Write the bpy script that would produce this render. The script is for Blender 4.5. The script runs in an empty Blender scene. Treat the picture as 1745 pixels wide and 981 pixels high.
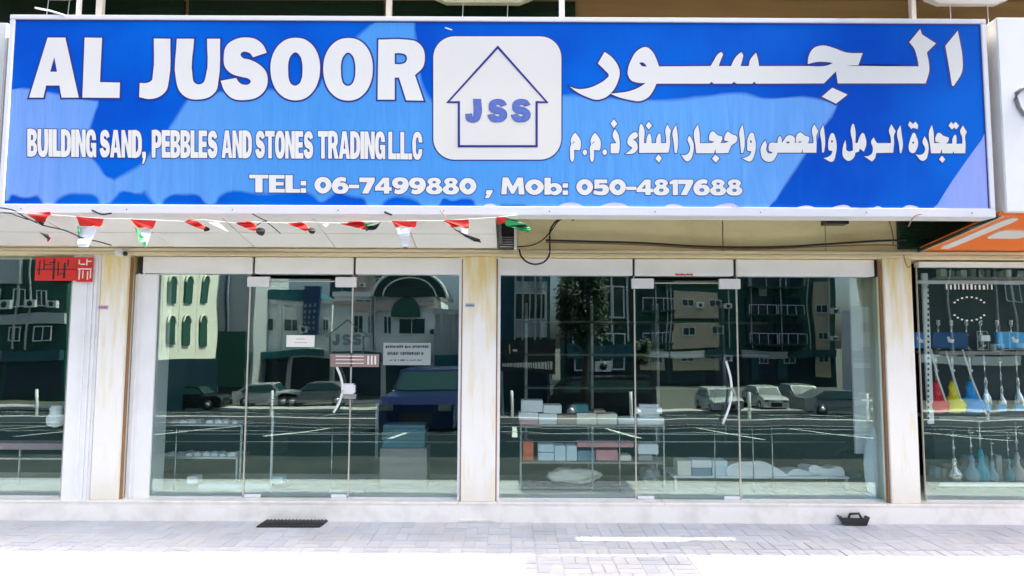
import bpy, bmesh, math, random
from mathutils import Vector, Matrix, noise
from mathutils.geometry import tessellate_polygon
S = bpy.context.scene
C = S.collection
PI = math.pi
ORD = ['first', 'second', 'third', 'fourth', 'fifth', 'sixth', 'seventh', 'eighth', 'ninth']
rnd = random.Random(7)

# ------------------------------------------------------------ camera, sky, sun, exposure
PW, PH, FOC, PITCH, ROLL, EYE = 1745.0, 981.0, 1163.0, 4.5, 0.27, 1.70
cd = bpy.data.cameras.new('camera'); cam = bpy.data.objects.new('camera', cd); C.objects.link(cam)
cd.sensor_width = 36.0; cd.lens = 36.0 * FOC / PW; cd.clip_start = 0.05; cd.clip_end = 3000
CM = Matrix.Rotation(math.radians(90 + PITCH), 4, 'X') @ Matrix.Rotation(math.radians(ROLL), 4, 'Z')
cam.matrix_world = Matrix.Translation((0, 0, EYE)) @ CM
S.camera = cam
w = bpy.data.worlds.new('World'); S.world = w; w.use_nodes = True
nt = w.node_tree; bg = nt.nodes['Background']
sky = nt.nodes.new('ShaderNodeTexSky'); sky.sky_type = 'NISHITA'; sky.sun_disc = False
SUN = Vector((.5, -.012, .866)).normalized()
sky.sun_elevation = math.asin(SUN.z); sky.sun_rotation = math.atan2(SUN.x, SUN.y)
sky.dust_density = 5; sky.air_density = .6; sky.ozone_density = 1.0
nt.links.new(sky.outputs[0], bg.inputs[0]); bg.inputs[1].default_value = 0.135
sl = bpy.data.lights.new('sun', 'SUN'); sl.energy = 3.5; sl.angle = math.radians(.5); sl.color = (1, .91, .78)
so = bpy.data.objects.new('sun', sl); C.objects.link(so); so.location = SUN * 30
so.rotation_euler = SUN.to_track_quat('Z', 'Y').to_euler()
S.view_settings.view_transform = 'Standard'; S.view_settings.look = 'None'
S.view_settings.exposure = 2.08; S.view_settings.gamma = 1.0
S.cycles.max_bounces = 8; S.cycles.transparent_max_bounces = 12; S.cycles.sample_clamp_indirect = 6

# ------------------------------------------------------------ measured planes of the place
YS = 5.60      # face of the big sign
YF = 6.59      # face of pillars and ledge
YG = 6.72      # shop glass
LEDGE = .19
def at(u, v, Y):
    """point of the plane y = Y seen at pixel (u, v)"""
    d = CM.to_3x3() @ Vector(((u - PW / 2) / FOC, (PH / 2 - v) / FOC, -1))
    t = Y / d.y
    return Vector((d.x * t, Y, EYE + d.z * t))
def refl(u, v, D):
    """where a thing stands whose mirror image in the shop glass is seen at (u, v), image depth D"""
    p = at(u, v, D); p.y = 2 * YG - D
    return p

# ------------------------------------------------------------ materials
def newmat(name):
    m = bpy.data.materials.new(name); m.use_nodes = True
    return m, m.node_tree, m.node_tree.nodes['Principled BSDF']
def mat(name, col, rough=.6, metal=0, var=.08, scale=6, bump=.0, bscale=60, spec=None, stretch=None, dirt=None, dirtamt=.0, dscale=1.5):
    m, t, b = newmat(name)
    n = t.nodes; L = t.links
    tc = n.new('ShaderNodeTexCoord'); mp = n.new('ShaderNodeMapping'); L.new(tc.outputs['Object'], mp.inputs[0])
    if stretch: mp.inputs['Scale'].default_value = stretch
    nz = n.new('ShaderNodeTexNoise'); nz.inputs['Scale'].default_value = scale; nz.inputs['Detail'].default_value = 5
    L.new(mp.outputs[0], nz.inputs['Vector'])
    mx = n.new('ShaderNodeMix'); mx.data_type = 'RGBA'
    mx.inputs[6].default_value = tuple(c * (1 - var) for c in col) + (1,)
    mx.inputs[7].default_value = tuple(min(1, c * (1 + var)) for c in col) + (1,)
    L.new(nz.outputs[0], mx.inputs[0]); out = mx.outputs[2]
    if dirt:
        nd = n.new('ShaderNodeTexNoise'); nd.inputs['Scale'].default_value = dscale; nd.inputs['Detail'].default_value = 7
        L.new(mp.outputs[0], nd.inputs['Vector'])
        r = n.new('ShaderNodeValToRGB'); r.color_ramp.elements[0].position = .45; r.color_ramp.elements[1].position = .72
        r.color_ramp.elements[1].color = (dirtamt,) * 3 + (1,)
        L.new(nd.outputs[0], r.inputs[0])
        m2 = n.new('ShaderNodeMix'); m2.data_type = 'RGBA'; L.new(r.outputs[0], m2.inputs[0]); L.new(out, m2.inputs[6])
        m2.inputs[7].default_value = dirt + (1,); out = m2.outputs[2]
    L.new(out, b.inputs['Base Color'])
    b.inputs['Roughness'].default_value = rough; b.inputs['Metallic'].default_value = metal
    if spec is not None: b.inputs['Specular IOR Level'].default_value = spec
    if bump:
        nb = n.new('ShaderNodeTexNoise'); nb.inputs['Scale'].default_value = bscale; nb.inputs['Detail'].default_value = 4
        L.new(mp.outputs[0], nb.inputs['Vector'])
        bp = n.new('ShaderNodeBump'); bp.inputs['Strength'].default_value = bump; bp.inputs['Distance'].default_value = .01
        L.new(nb.outputs[0], bp.inputs['Height']); L.new(bp.outputs[0], b.inputs['Normal'])
    return m
def glassmat(name, tint, refl_fac, rough=0.0):
    m, t, b = newmat(name); t.nodes.remove(b)
    n = t.nodes; out = n['Material Output']
    tr = n.new('ShaderNodeBsdfTransparent'); tr.inputs[0].default_value = tint + (1,)
    gl = n.new('ShaderNodeBsdfGlossy'); gl.inputs['Roughness'].default_value = rough; gl.inputs[0].default_value = (.74, .95, .91, 1)
    tc = n.new('ShaderNodeTexCoord'); nz = n.new('ShaderNodeTexNoise'); nz.inputs['Scale'].default_value = 1.1; nz.inputs['Detail'].default_value = 1
    t.links.new(tc.outputs['Object'], nz.inputs['Vector'])
    bp = n.new('ShaderNodeBump'); bp.inputs['Strength'].default_value = .5; bp.inputs['Distance'].default_value = .0045
    t.links.new(nz.outputs[0], bp.inputs['Height']); t.links.new(bp.outputs[0], gl.inputs['Normal'])
    lw = n.new('ShaderNodeLayerWeight'); lw.inputs[0].default_value = .15
    ma = n.new('ShaderNodeMath'); ma.operation = 'MULTIPLY_ADD'; ma.inputs[1].default_value = .8; ma.inputs[2].default_value = refl_fac
    t.links.new(lw.outputs['Fresnel'], ma.inputs[0])
    mx = n.new('ShaderNodeMixShader'); t.links.new(ma.outputs[0], mx.inputs[0])
    t.links.new(tr.outputs[0], mx.inputs[1]); t.links.new(gl.outputs[0], mx.inputs[2]); t.links.new(mx.outputs[0], out.inputs[0])
    return m
def stained(name, base, stain, zlo, zhi, foot=.0):
    """painted render with yellow water stain, and the shade of the sign painted in towards the top"""
    m, t, b = newmat(name); n = t.nodes; L = t.links
    tc = n.new('ShaderNodeTexCoord'); mp = n.new('ShaderNodeMapping'); mp.inputs['Scale'].default_value = (9, 9, 1.2)
    L.new(tc.outputs['Object'], mp.inputs[0])
    nz = n.new('ShaderNodeTexNoise'); nz.inputs['Scale'].default_value = 1.6; nz.inputs['Detail'].default_value = 6; L.new(mp.outputs[0], nz.inputs['Vector'])
    sp = n.new('ShaderNodeSeparateXYZ'); L.new(tc.outputs['Object'], sp.inputs[0])
    mr = n.new('ShaderNodeMapRange'); mr.inputs[1].default_value = zlo; mr.inputs[2].default_value = zhi; L.new(sp.outputs[2], mr.inputs[0])  # height ramp: shade under the sign painted as deeper yellow
    a = n.new('ShaderNodeMath'); a.operation = 'MULTIPLY_ADD'; L.new(nz.outputs[0], a.inputs[0]); a.inputs[1].default_value = 2.6; a.inputs[2].default_value = -1.35
    s = n.new('ShaderNodeMath'); s.operation = 'ADD'; s.use_clamp = True; L.new(a.outputs[0], s.inputs[0]); L.new(mr.outputs[0], s.inputs[1])
    cl = s.outputs[0]
    if foot:
        m3 = n.new('ShaderNodeMapRange'); m3.inputs[1].default_value = foot; m3.inputs[2].default_value = LEDGE; m3.inputs[4].default_value = .6; L.new(sp.outputs[2], m3.inputs[0])
        q = n.new('ShaderNodeMath'); q.operation = 'MULTIPLY'; L.new(m3.outputs[0], q.inputs[0]); L.new(nz.outputs[0], q.inputs[1])
        s2 = n.new('ShaderNodeMath'); s2.operation = 'MAXIMUM'; L.new(cl, s2.inputs[0]); L.new(q.outputs[0], s2.inputs[1]); cl = s2.outputs[0]
    mx = n.new('ShaderNodeMix'); mx.data_type = 'RGBA'; L.new(cl, mx.inputs[0])
    mx.inputs[6].default_value = base + (1,); mx.inputs[7].default_value = stain + (1,)  # stain colour also paints the shade under the sign
    L.new(mx.outputs[2], b.inputs['Base Color']); b.inputs['Roughness'].default_value = .75
    nb = n.new('ShaderNodeTexNoise'); nb.inputs['Scale'].default_value = 45; L.new(tc.outputs['Object'], nb.inputs['Vector'])
    bp = n.new('ShaderNodeBump'); bp.inputs['Strength'].default_value = .25; bp.inputs['Distance'].default_value = .01
    L.new(nb.outputs[0], bp.inputs['Height']); L.new(bp.outputs[0], b.inputs['Normal'])
    return m
M = {}
M['alu'] = mat('white_aluminium', (.88, .875, .86), .4, 0, .03, 3, .05, 8, dirt=(.62, .58, .50), dirtamt=.22, dscale=2.5)
M['alu_old'] = mat('weathered_white_panel', (.78, .77, .74), .5, 0, .06, 4, .1, 30, dirt=(.55, .48, .36), dirtamt=.35)
M['frame'] = mat('sign_frame', (.80, .79, .80), .45, 0, .04, 12, .1, 80)
M['cream'] = mat('cream_print', (.82, .78, .70), .5, 0, .02, 2)
M['white_print'] = mat('white_print', (.84, .81, .74), .5, 0, .02, 3)
M['navy'] = mat('navy_print', (.008, .012, .22), .45, 0, .05, 5)
M['plinth'] = mat('plinth_marble', (.94, .885, .78), .45, 0, .04, 5, .06, 25, dirt=(.62, .57, .47), dirtamt=.5, dscale=5)
M['pillar'] = stained('pillar_paint', (.90, .87, .79), (.80, .64, .27), 1.55, 2.8, .5)
M['beam'] = mat('beam_plaster', (.95, .82, .48), .8, 0, .10, 3, .25, 30, dirt=(.55, .38, .15), dirtamt=.45, dscale=2.2, stretch=(1, 1, 2.5))
M['trim'] = mat('cream_trim', (.78, .68, .46), .6, 0, .12, 4, .1, 40, stretch=(.4, 1, 6), dirt=(.35, .24, .12), dirtamt=.5)
M['brown'] = mat('brown_edge', (.30, .16, .07), .6, 0, .2, 6)
M['upper'] = mat('upper_wall', (.34, .22, .09), .9, 0, .3, 1.5, .3, 20, stretch=(.5, 1, 5))
M['mezz'] = mat('mezzanine_glass', (.005, .03, .018), .12, 0, .3, 2, spec=.6, stretch=(.5, 1, 6))
M['post'] = mat('steel_post', (.62, .56, .47), .5, .1, .1, 10)
M['orange'] = mat('orange_panel', (.95, .19, .02), .4, 0, .05, 3)
M['red'] = mat('red_cloth', (.72, .03, .02), .7, 0, .06, 8)
M['green'] = mat('green_cloth', (.03, .32, .10), .7, 0, .06, 8)
M['white_cloth'] = mat('white_cloth', (.82, .82, .82), .7, 0, .03, 8)
M['black'] = mat('black_rubber', (.012, .013, .014), .55, 0, .2, 20, .2, 80)
M['blackp'] = mat('black_plastic', (.02, .022, .022), .35, 0, .1, 20)
M['chrome'] = mat('brushed_steel', (.60, .60, .58), .22, .9, .05, 20)
M['whitep'] = mat('white_plastic', (.80, .80, .78), .35, 0, .03, 20)
M['fitting'] = mat('satin_fitting', (.78, .75, .72), .35, .2, .04, 20)
M['edge'] = mat('glass_edge', (.52, .50, .42), .25, .3, .05, 20)
M['dark_seal'] = mat('dark_seal', (.02, .02, .02), .5)
M['glass'] = glassmat('shop_glass', (.93, .975, .965), .10)
M['pavebase'] = mat('joint_sand', (.56, .55, .53), .95, 0, .12, 20, .3, 90)
pav = [mat('paver_' + k, c, .85, 0, .07, 14, .35, 120, dirt=(.44, .42, .40), dirtamt=.5, dscale=2.2)
       for k, c in (('grey', (.57, .575, .595)), ('pale', (.61, .61, .62)), ('dusk', (.53, .54, .57)), ('warm', (.61, .60, .585)))]
M['asphalt'] = mat('asphalt', (.010, .022, .026), .95, 0, .45, .7, .3, 100, spec=.1)
M['apron'] = mat('worn_apron', (.065, .075, .072), .95, 0, .3, 1.5, .3, 80, spec=.1, dirt=(.02, .028, .03), dirtamt=.8, dscale=.8)
M['line'] = mat('road_paint', (.75, .75, .72), .7, 0, .1, 8)
M['kerb'] = mat('kerb_concrete', (.48, .47, .45), .85, 0, .1, 8, .2, 50)
M['earth'] = mat('dull_earth', (.10, .10, .085), .95, 0, .12, .5, .2, 10)
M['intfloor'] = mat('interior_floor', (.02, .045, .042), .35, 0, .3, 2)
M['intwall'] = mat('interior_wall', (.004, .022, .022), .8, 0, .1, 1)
M['white_in'] = mat('white_partition', (.90, .91, .91), .5, 0, .03, 3)

SB0, SB1 = (.0003, .080, .54, 1), (.0003, .14, .66, 1)
def signblue():
    m, t, b = newmat('sign_blue_vinyl'); n = t.nodes; L = t.links
    tc = n.new('ShaderNodeTexCoord')
    nz = n.new('ShaderNodeTexNoise'); nz.inputs['Scale'].default_value = .9; nz.inputs['Detail'].default_value = 3; L.new(tc.outputs['Object'], nz.inputs['Vector'])
    r = n.new('ShaderNodeValToRGB'); e = r.color_ramp.elements
    e[0].position = .35; e[0].color = SB0; e[1].position = .65; e[1].color = SB1
    L.new(nz.outputs[0], r.inputs[0]); L.new(r.outputs[0], b.inputs['Base Color'])
    b.inputs['Roughness'].default_value = .6; b.inputs['Specular IOR Level'].default_value = .06
    return m, t, b
def addwrinkle(m, strength):
    t = m.node_tree; n = t.nodes; L = t.links; b = n['Principled BSDF']
    tc = n.new('ShaderNodeTexCoord'); mp = n.new('ShaderNodeMapping'); mp.inputs['Scale'].default_value = (7, 1, .8); L.new(tc.outputs['Object'], mp.inputs[0])
    nz = n.new('ShaderNodeTexNoise'); nz.inputs['Scale'].default_value = 1.5; nz.inputs['Detail'].default_value = 4; nz.inputs['Distortion'].default_value = .6; L.new(mp.outputs[0], nz.inputs['Vector'])
    bp = n.new('ShaderNodeBump'); bp.inputs['Strength'].default_value = strength; bp.inputs['Distance'].default_value = .02
    L.new(nz.outputs[0], bp.inputs['Height']); L.new(bp.outputs[0], b.inputs['Normal'])
M['sblue'] = signblue()[0]; addwrinkle(M['sblue'], .12)
def signsheen():  # lighter blue of the wave print, with the vinyl's sheen painted into it
    m, t, b = newmat('sign_painted_sheen'); n = t.nodes; L = t.links
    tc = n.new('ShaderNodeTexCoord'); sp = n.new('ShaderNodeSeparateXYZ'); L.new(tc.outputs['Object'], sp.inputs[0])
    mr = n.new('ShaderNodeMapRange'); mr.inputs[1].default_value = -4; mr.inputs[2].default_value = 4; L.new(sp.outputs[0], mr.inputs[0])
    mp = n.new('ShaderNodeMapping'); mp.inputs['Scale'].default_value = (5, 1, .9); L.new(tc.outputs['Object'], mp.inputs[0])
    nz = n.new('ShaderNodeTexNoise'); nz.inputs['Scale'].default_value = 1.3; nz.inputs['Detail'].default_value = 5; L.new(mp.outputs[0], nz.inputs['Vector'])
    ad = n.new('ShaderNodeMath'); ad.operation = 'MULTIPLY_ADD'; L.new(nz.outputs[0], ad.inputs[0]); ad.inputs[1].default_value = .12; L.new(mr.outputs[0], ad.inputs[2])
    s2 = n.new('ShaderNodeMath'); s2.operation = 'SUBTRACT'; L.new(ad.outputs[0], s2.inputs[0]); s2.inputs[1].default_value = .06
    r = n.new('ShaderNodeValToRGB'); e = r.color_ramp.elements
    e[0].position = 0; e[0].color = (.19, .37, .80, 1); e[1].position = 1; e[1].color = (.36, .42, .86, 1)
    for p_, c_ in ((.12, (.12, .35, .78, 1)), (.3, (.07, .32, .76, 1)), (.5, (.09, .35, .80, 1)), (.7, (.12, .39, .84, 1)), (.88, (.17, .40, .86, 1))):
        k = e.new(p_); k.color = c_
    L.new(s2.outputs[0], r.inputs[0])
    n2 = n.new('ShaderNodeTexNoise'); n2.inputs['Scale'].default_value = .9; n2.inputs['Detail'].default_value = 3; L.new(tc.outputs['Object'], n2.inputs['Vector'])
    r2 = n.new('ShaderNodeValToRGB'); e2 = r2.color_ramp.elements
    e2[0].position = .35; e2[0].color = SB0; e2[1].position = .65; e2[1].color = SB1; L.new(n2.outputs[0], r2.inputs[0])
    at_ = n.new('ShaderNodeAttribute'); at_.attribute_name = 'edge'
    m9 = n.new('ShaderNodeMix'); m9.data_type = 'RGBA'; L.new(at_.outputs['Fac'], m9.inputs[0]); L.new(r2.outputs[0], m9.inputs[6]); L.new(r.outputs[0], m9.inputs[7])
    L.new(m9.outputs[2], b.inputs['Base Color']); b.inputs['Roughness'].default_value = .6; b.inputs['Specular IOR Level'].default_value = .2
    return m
M['slight'] = signsheen(); addwrinkle(M['slight'], .33)
M['pale'] = mat('painted_lilac_sheen', (.62, .58, .84), .45, 0, .03, 3)  # lilac for the sheen painted along the sign bottom

# ------------------------------------------------------------ mesh builder
class MB:
    def __init__(s): s.v = []; s.f = []; s.sm = []
    def add(s, vs, fs, smooth=False):
        o = len(s.v); s.v += [tuple(x) for x in vs]
        for f in fs: s.f.append(tuple(o + i for i in f)); s.sm.append(smooth)
        return s
    def box(s, x0, x1, y0, y1, z0, z1):
        if x0 > x1: x0, x1 = x1, x0
        if y0 > y1: y0, y1 = y1, y0
        if z0 > z1: z0, z1 = z1, z0
        return s.add([(x0, y0, z0), (x1, y0, z0), (x1, y1, z0), (x0, y1, z0), (x0, y0, z1), (x1, y0, z1), (x1, y1, z1), (x0, y1, z1)],
                     [(0, 3, 2, 1), (4, 5, 6, 7), (0, 1, 5, 4), (1, 2, 6, 5), (2, 3, 7, 6), (3, 0, 4, 7)])
    def bbox(s, x0, x1, y0, y1, z0, z1, b=.01):
        """box with chamfered edges"""
        bm = bmesh.new(); bmesh.ops.create_cube(bm, size=1)
        for v in bm.verts: v.co = ((x0 + x1) / 2 + v.co.x * (x1 - x0), (y0 + y1) / 2 + v.co.y * (y1 - y0), (z0 + z1) / 2 + v.co.z * (z1 - z0))
        bmesh.ops.bevel(bm, geom=bm.edges[:], offset=b, segments=2, affect='EDGES')
        s.add([v.co[:] for v in bm.verts], [[v.index for v in f.verts] for f in bm.faces]); bm.free(); return s
    def flat(s, loops, fn):
        """filled polygon with holes; loops are 2-D lists, fn maps a 2-D point to 3-D"""
        pts = [[Vector((p[0], p[1], 0)) for p in l] for l in loops]
        tri = tessellate_polygon(pts); allp = [p for l in loops for p in l]
        return s.add([fn(p) for p in allp], [tuple(t) for t in tri])
    def prism(s, poly, fn0, fn1):
        n = len(poly); vs = [fn0(p) for p in poly] + [fn1(p) for p in poly]
        tri = tessellate_polygon([[Vector((p[0], p[1], 0)) for p in poly]])
        fs = [tuple(t) for t in tri] + [tuple(n + i for i in reversed(t)) for t in tri] + [(i, (i + 1) % n, n + (i + 1) % n, n + i) for i in range(n)]
        return s.add(vs, fs)
    def tube(s, pts, r, n=8, r2=None):
        pts = [Vector(p) for p in pts]; base = len(s.v); up = Vector((0, 0, 1)); rings = []
        for i, p in enumerate(pts):
            d = (pts[min(i + 1, len(pts) - 1)] - pts[max(i - 1, 0)]).normalized()
            a = d.cross(up)
            if a.length < .05: a = d.cross(Vector((1, 0, 0)))
            a.normalize(); b = d.cross(a)
            rr = r if r2 is None else r + (r2 - r) * i / (len(pts) - 1)
            rings.append([p + (a * math.cos(2 * PI * k / n) + b * math.sin(2 * PI * k / n)) * rr for k in range(n)])
        vs = [q for ring in rings for q in ring]; fs = []
        for i in range(len(pts) - 1):
            for k in range(n): fs.append((i * n + k, i * n + (k + 1) % n, (i + 1) * n + (k + 1) % n, (i + 1) * n + k))
        fs.append(tuple(range(n))); fs.append(tuple((len(pts) - 1) * n + k for k in reversed(range(n))))
        return s.add(vs, fs, True)
    def lathe(s, prof, c, n=16):
        vs = []; fs = []
        for r, z in prof:
            for k in range(n): vs.append((c[0] + r * math.cos(2 * PI * k / n), c[1] + r * math.sin(2 * PI * k / n), c[2] + z))
        for i in range(len(prof) - 1):
            for k in range(n): fs.append((i * n + k, i * n + (k + 1) % n, (i + 1) * n + (k + 1) % n, (i + 1) * n + k))
        fs.append(tuple(reversed(range(n)))); fs.append(tuple((len(prof) - 1) * n + k for k in range(n)))
        return s.add(vs, fs, True)
    def build(s, name, m, parent=None, kind=None, origin=None):
        me = bpy.data.meshes.new(name); me.from_pydata(s.v, [], s.f); me.update()
        for p, q in zip(me.polygons, s.sm): p.use_smooth = q
        bm = bmesh.new(); bm.from_mesh(me); bmesh.ops.recalc_face_normals(bm, faces=bm.faces); bm.to_mesh(me); bm.free()
        me.materials.append(M[m] if isinstance(m, str) else m)
        o = bpy.data.objects.new(name, me); C.objects.link(o)
        if parent is not None:
            o.parent = parent; o.matrix_parent_inverse = Matrix.Translation(-Vector(parent.location)) if parent.rotation_euler.z == 0 else Matrix()
        if kind: o['kind'] = kind
        return o
def tag(o, label, cat, group=None):
    o['label'] = label; o['category'] = cat
    if group: o['group'] = group
    return o
def thing(name, label, cat, loc=(0, 0, 0), group=None):
    o = bpy.data.objects.new(name, None); C.objects.link(o); o.location = loc; o.empty_display_size = .1
    return tag(o, label, cat, group)
def struct(o): o['kind'] = 'structure'; return o
def pbox(mb, u0, u1, v0, v1, Y, dep, pad=0):
    """box whose front face (plane y = Y) covers the given pixels"""
    um, vm = (u0 + u1) / 2, (v0 + v1) / 2
    return mb.box(at(u0, vm, Y).x, at(u1, vm, Y).x, Y, Y + dep, at(um, v1, Y).z, at(um, v0, Y).z)

# ------------------------------------------------------------ ground and the street behind
def gz(y):
    """the ground falls away gently beyond the pavement"""
    if y > 1.5: return 0.0
    if y > -30: return -2.6 * (1.5 - y) / 31.5
    return -2.6
ys = [9, 6.6, 1.5, -30, -90, -400]
def sheet(name, x0, x1, ya, yb, dz, m, kind='structure', parent=None, mb=None):
    q = sorted([y for y in ys if min(ya, yb) < y < max(ya, yb)] + [ya, yb], reverse=True)
    mb = mb or MB()
    for a, b in zip(q, q[1:]):
        mb.add([(x0, a, gz(a) + dz), (x1, a, gz(a) + dz), (x1, b, gz(b) + dz), (x0, b, gz(b) + dz)], [(0, 1, 2, 3)])
    return mb.build(name, m, parent, kind) if name else mb
sheet('ground', -400, 400, 60, -400, -.12, 'earth')
sheet('parking_apron', -160, 160, 4.92, 2.6, -.098, 'apron')
sheet('road', -160, 160, 4.92, -29.9, -.10, 'asphalt')
lm = MB()
for k in range(-14, 15):
    sheet(None, k * 2.6, k * 2.6 + .12, -1.0, -6.0, -.094, 'line', mb=lm)
    sheet(None, k * 2.6 + 1, k * 2.6 + 1.12, -21, -26, -.094, 'line', mb=lm)
sheet(None, -80, 80, -6.0, -6.13, -.09, 'line', mb=lm); sheet(None, -80, 80, -13, -13.15, -.09, 'line', mb=lm); sheet(None, -80, 80, -19, -19.15, -.09, 'line', mb=lm)
for yy in (-3.2, -8.3, -16, -23): sheet(None, -80, 80, yy, yy - .06 - abs(yy) * .009, -.088, 'line', mb=lm)
lm.build('road_markings', 'line', None, 'structure')
km = MB(); km.box(-60, 60, 4.90, 4.985, -.3, .0); km.build('kerb', 'kerb', None, 'structure')
md = MB()
md.add([(-70, -9.2, gz(-9.2) - .1), (70, -9.2, gz(-9.2) - .1), (70, -9.2, gz(-9.2) + .08), (-70, -9.2, gz(-9.2) + .08), (-70, -10.4, gz(-10.4) + .08), (70, -10.4, gz(-10.4) + .08), (70, -10.4, gz(-10.4) - .1), (-70, -10.4, gz(-10.4) - .1)],
       [(0, 1, 2, 3), (3, 2, 5, 4), (4, 5, 6, 7)])
md.build('median_strip', 'kerb', None, 'structure')
mb = MB(); mb.box(-60, 60, -29.9, -31.5, gz(-31) - .12, gz(-31) + .06); mb.build('far_pavement', 'kerb', None, 'structure')

# pavement: basket weave of grey blocks
pm = MB(); pm.box(-60, 60, 4.986, YF, -.2, -.0055)
pavement = pm.build('pavement', 'pavebase', None, 'structure')
def paver_mesh(name, sx, sy, m):
    b = MB(); b.bbox(-sx / 2, sx / 2, -sy / 2, sy / 2, -.04, 0, .004)
    me = bpy.data.meshes.new(name); me.from_pydata(b.v, [], b.f); me.materials.append(m); me.update(); return me
G_ = .0045
pmesh = [[paver_mesh('paver', .20 - G_, .10 - G_, m) for m in pav], [paver_mesh('paver', .10 - G_, .20 - G_, m) for m in pav]]
blocks = []
Y0 = 4.99
nx, ny = 52, 8
for i in range(-nx // 2, nx // 2):
    for j in range(ny):
        cx, cy = i * .20 + .1, Y0 + .1 + j * .20
        if (i + j) % 2: blocks += [(cx, cy - .05, 0), (cx, cy + .05, 0)]
        else: blocks += [(cx - .05, cy, 1), (cx + .05, cy, 1)]
vis = [b for b in blocks if b[1] > 5.18 and abs(b[0]) < .75 * b[1]]
vis.sort(key=lambda b: b[1] + .02 * abs(b[0]))
near = set(vis[:300])
rest = MB()
restm = [MB() for _ in pav]
for b in blocks:
    k = rnd.choice((0, 0, 1, 1, 2, 3)); z = rnd.uniform(-.0025, .0015)
    if b in near:
        o = bpy.data.objects.new('paver', pmesh[b[2]][k]); C.objects.link(o); o.parent = pavement; o.location = (b[0], b[1], z)
        o.rotation_euler = (rnd.uniform(-.006, .006), rnd.uniform(-.006, .006), rnd.uniform(-.01, .01))
    else:
        sx, sy = ((.2 - G_) / 2, (.1 - G_) / 2) if b[2] == 0 else ((.1 - G_) / 2, (.2 - G_) / 2)
        restm[k].add([(b[0] + p * sx, b[1] + q * sy, z) for p, q in ((-1, -1), (1, -1), (1, 1), (-1, 1))] + [(b[0] + p * (sx + .002), b[1] + q * (sy + .002), -.02) for p, q in ((-1, -1), (1, -1), (1, 1), (-1, 1))],
                     [(0, 1, 2, 3), (0, 4, 5, 1), (1, 5, 6, 2), (2, 6, 7, 3), (3, 7, 4, 0)])
for k in range(4): restm[k].build('paver_field', pav[k], pavement, 'stuff')
for x0_, x1_ in ((-60, -5.21), (5.21, 60)):
    MB().box(x0_, x1_, Y0 - .01, YF, -.03, -.004).build('paver_field', pav[0], pavement, 'stuff')

# ------------------------------------------------------------ shop building
def X(u, v, Y): return at(u, v, Y).x
def Z(v, Y, u=872): return at(u, v, Y).z
ZL = Z(437, YF); ZB = Z(425, YF)          # lintel trim bottom / top
HEAD = Z(469, YG)                        # bottom of white header band
shop = thing('shop_building', 'cream plastered shop building with two glazed bays under the blue sign', 'building', (0, YF, 0))
PIL = [(X(172, 640, YF) - .0, X(211, 640, YF)), (X(787, 640, YF), X(845, 640, YF)), (X(1508, 640, YF), X(1560, 640, YF))]
PIL = [(X(163, 640, YF), X(210, 640, YF)), (X(787, 640, YF), X(845, 640, YF)), (X(1512, 640, YF), X(1561, 640, YF))]
labs = ['pillar with yellow stain at the foot and small camera at its top', 'pillar between the two glazed bays', 'pillar with cable end hanging at its top']
for (a, b), l in zip(PIL, labs):
    m_ = MB(); m_.bbox(a, b, YF, YG + .33, LEDGE, ZL, .006); o = m_.build('pillar', 'pillar', shop); o['label'] = l
    mm = MB(); mm.box(a - .012, a - .001, YF + .03, YF + .07, LEDGE, ZL - .02); mm.box(b + .001, b + .012, YF + .03, YF + .07, LEDGE, ZL - .02)
    mm.build('edge_strip', 'brown', o)
mb = MB(); mb.box(PIL[1][0] - .004, PIL[1][1] + .004, YF - .012, YF - .001, .012, .03); mb.build('base_lip', 'plinth', shop)
mb = MB(); mb.box(-9, 9, YF, YG + 1.2, -.2, LEDGE - .022); mb.build('plinth', 'plinth', shop)
# plinth top slabs with joints
xs = [-9, -7.1, -5.3, PIL[0][1] - .25, -2.35, -1.1, PIL[1][0] - .02, PIL[1][1] + .02, 1.45, 2.6, PIL[2][0] - .05, 5.2, 7.1, 9]
for a, b in zip(xs, xs[1:]):
    MB().bbox(a + .0015, b - .0015, YF - .012, YG + 1.2, LEDGE - .021, LEDGE, .003).build('plinth_slab', 'plinth', shop)
# beam above the glass, trim, header
MB().box(-9, 9, YF, YG + .3, ZL, ZB + .001).build('lintel', 'pillar', shop)
t_ = MB(); t_.bbox(-9, 9, YF - .035, YF - .001, ZB - .035, ZB - .004, .006); t_.bbox(-9, 9, YF - .02, YF - .001, ZL + .004, ZL + .03, .004)
t_.build('trim_moulding', 'trim', shop)
# beam plaster between z 2.6 and 3.0, pieces with slight relief
zt = ZB + .004
for a, b, dy in ((-9, 0.02, .0), (.03, 2.05, .012), (2.06, 3.05, .004), (3.06, 9, .01)):
    MB().box(a, b, YF + dy, YG + .3, zt, 3.25).build('beam', 'beam', shop)
MB().box(-9, 9, YF + .05, YG + .3, 3.2505, 5.15).build('upper_wall', 'upper', shop)
# upper tinted glass band
for a, b in ((-6.2, -3.3), (-3.25, -1.3), (-1.25, .62)):
    f = MB().box(a, b, YF + .0, YF + .045, 3.9, 5.1).build('upper_window', 'mezz', shop)
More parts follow.
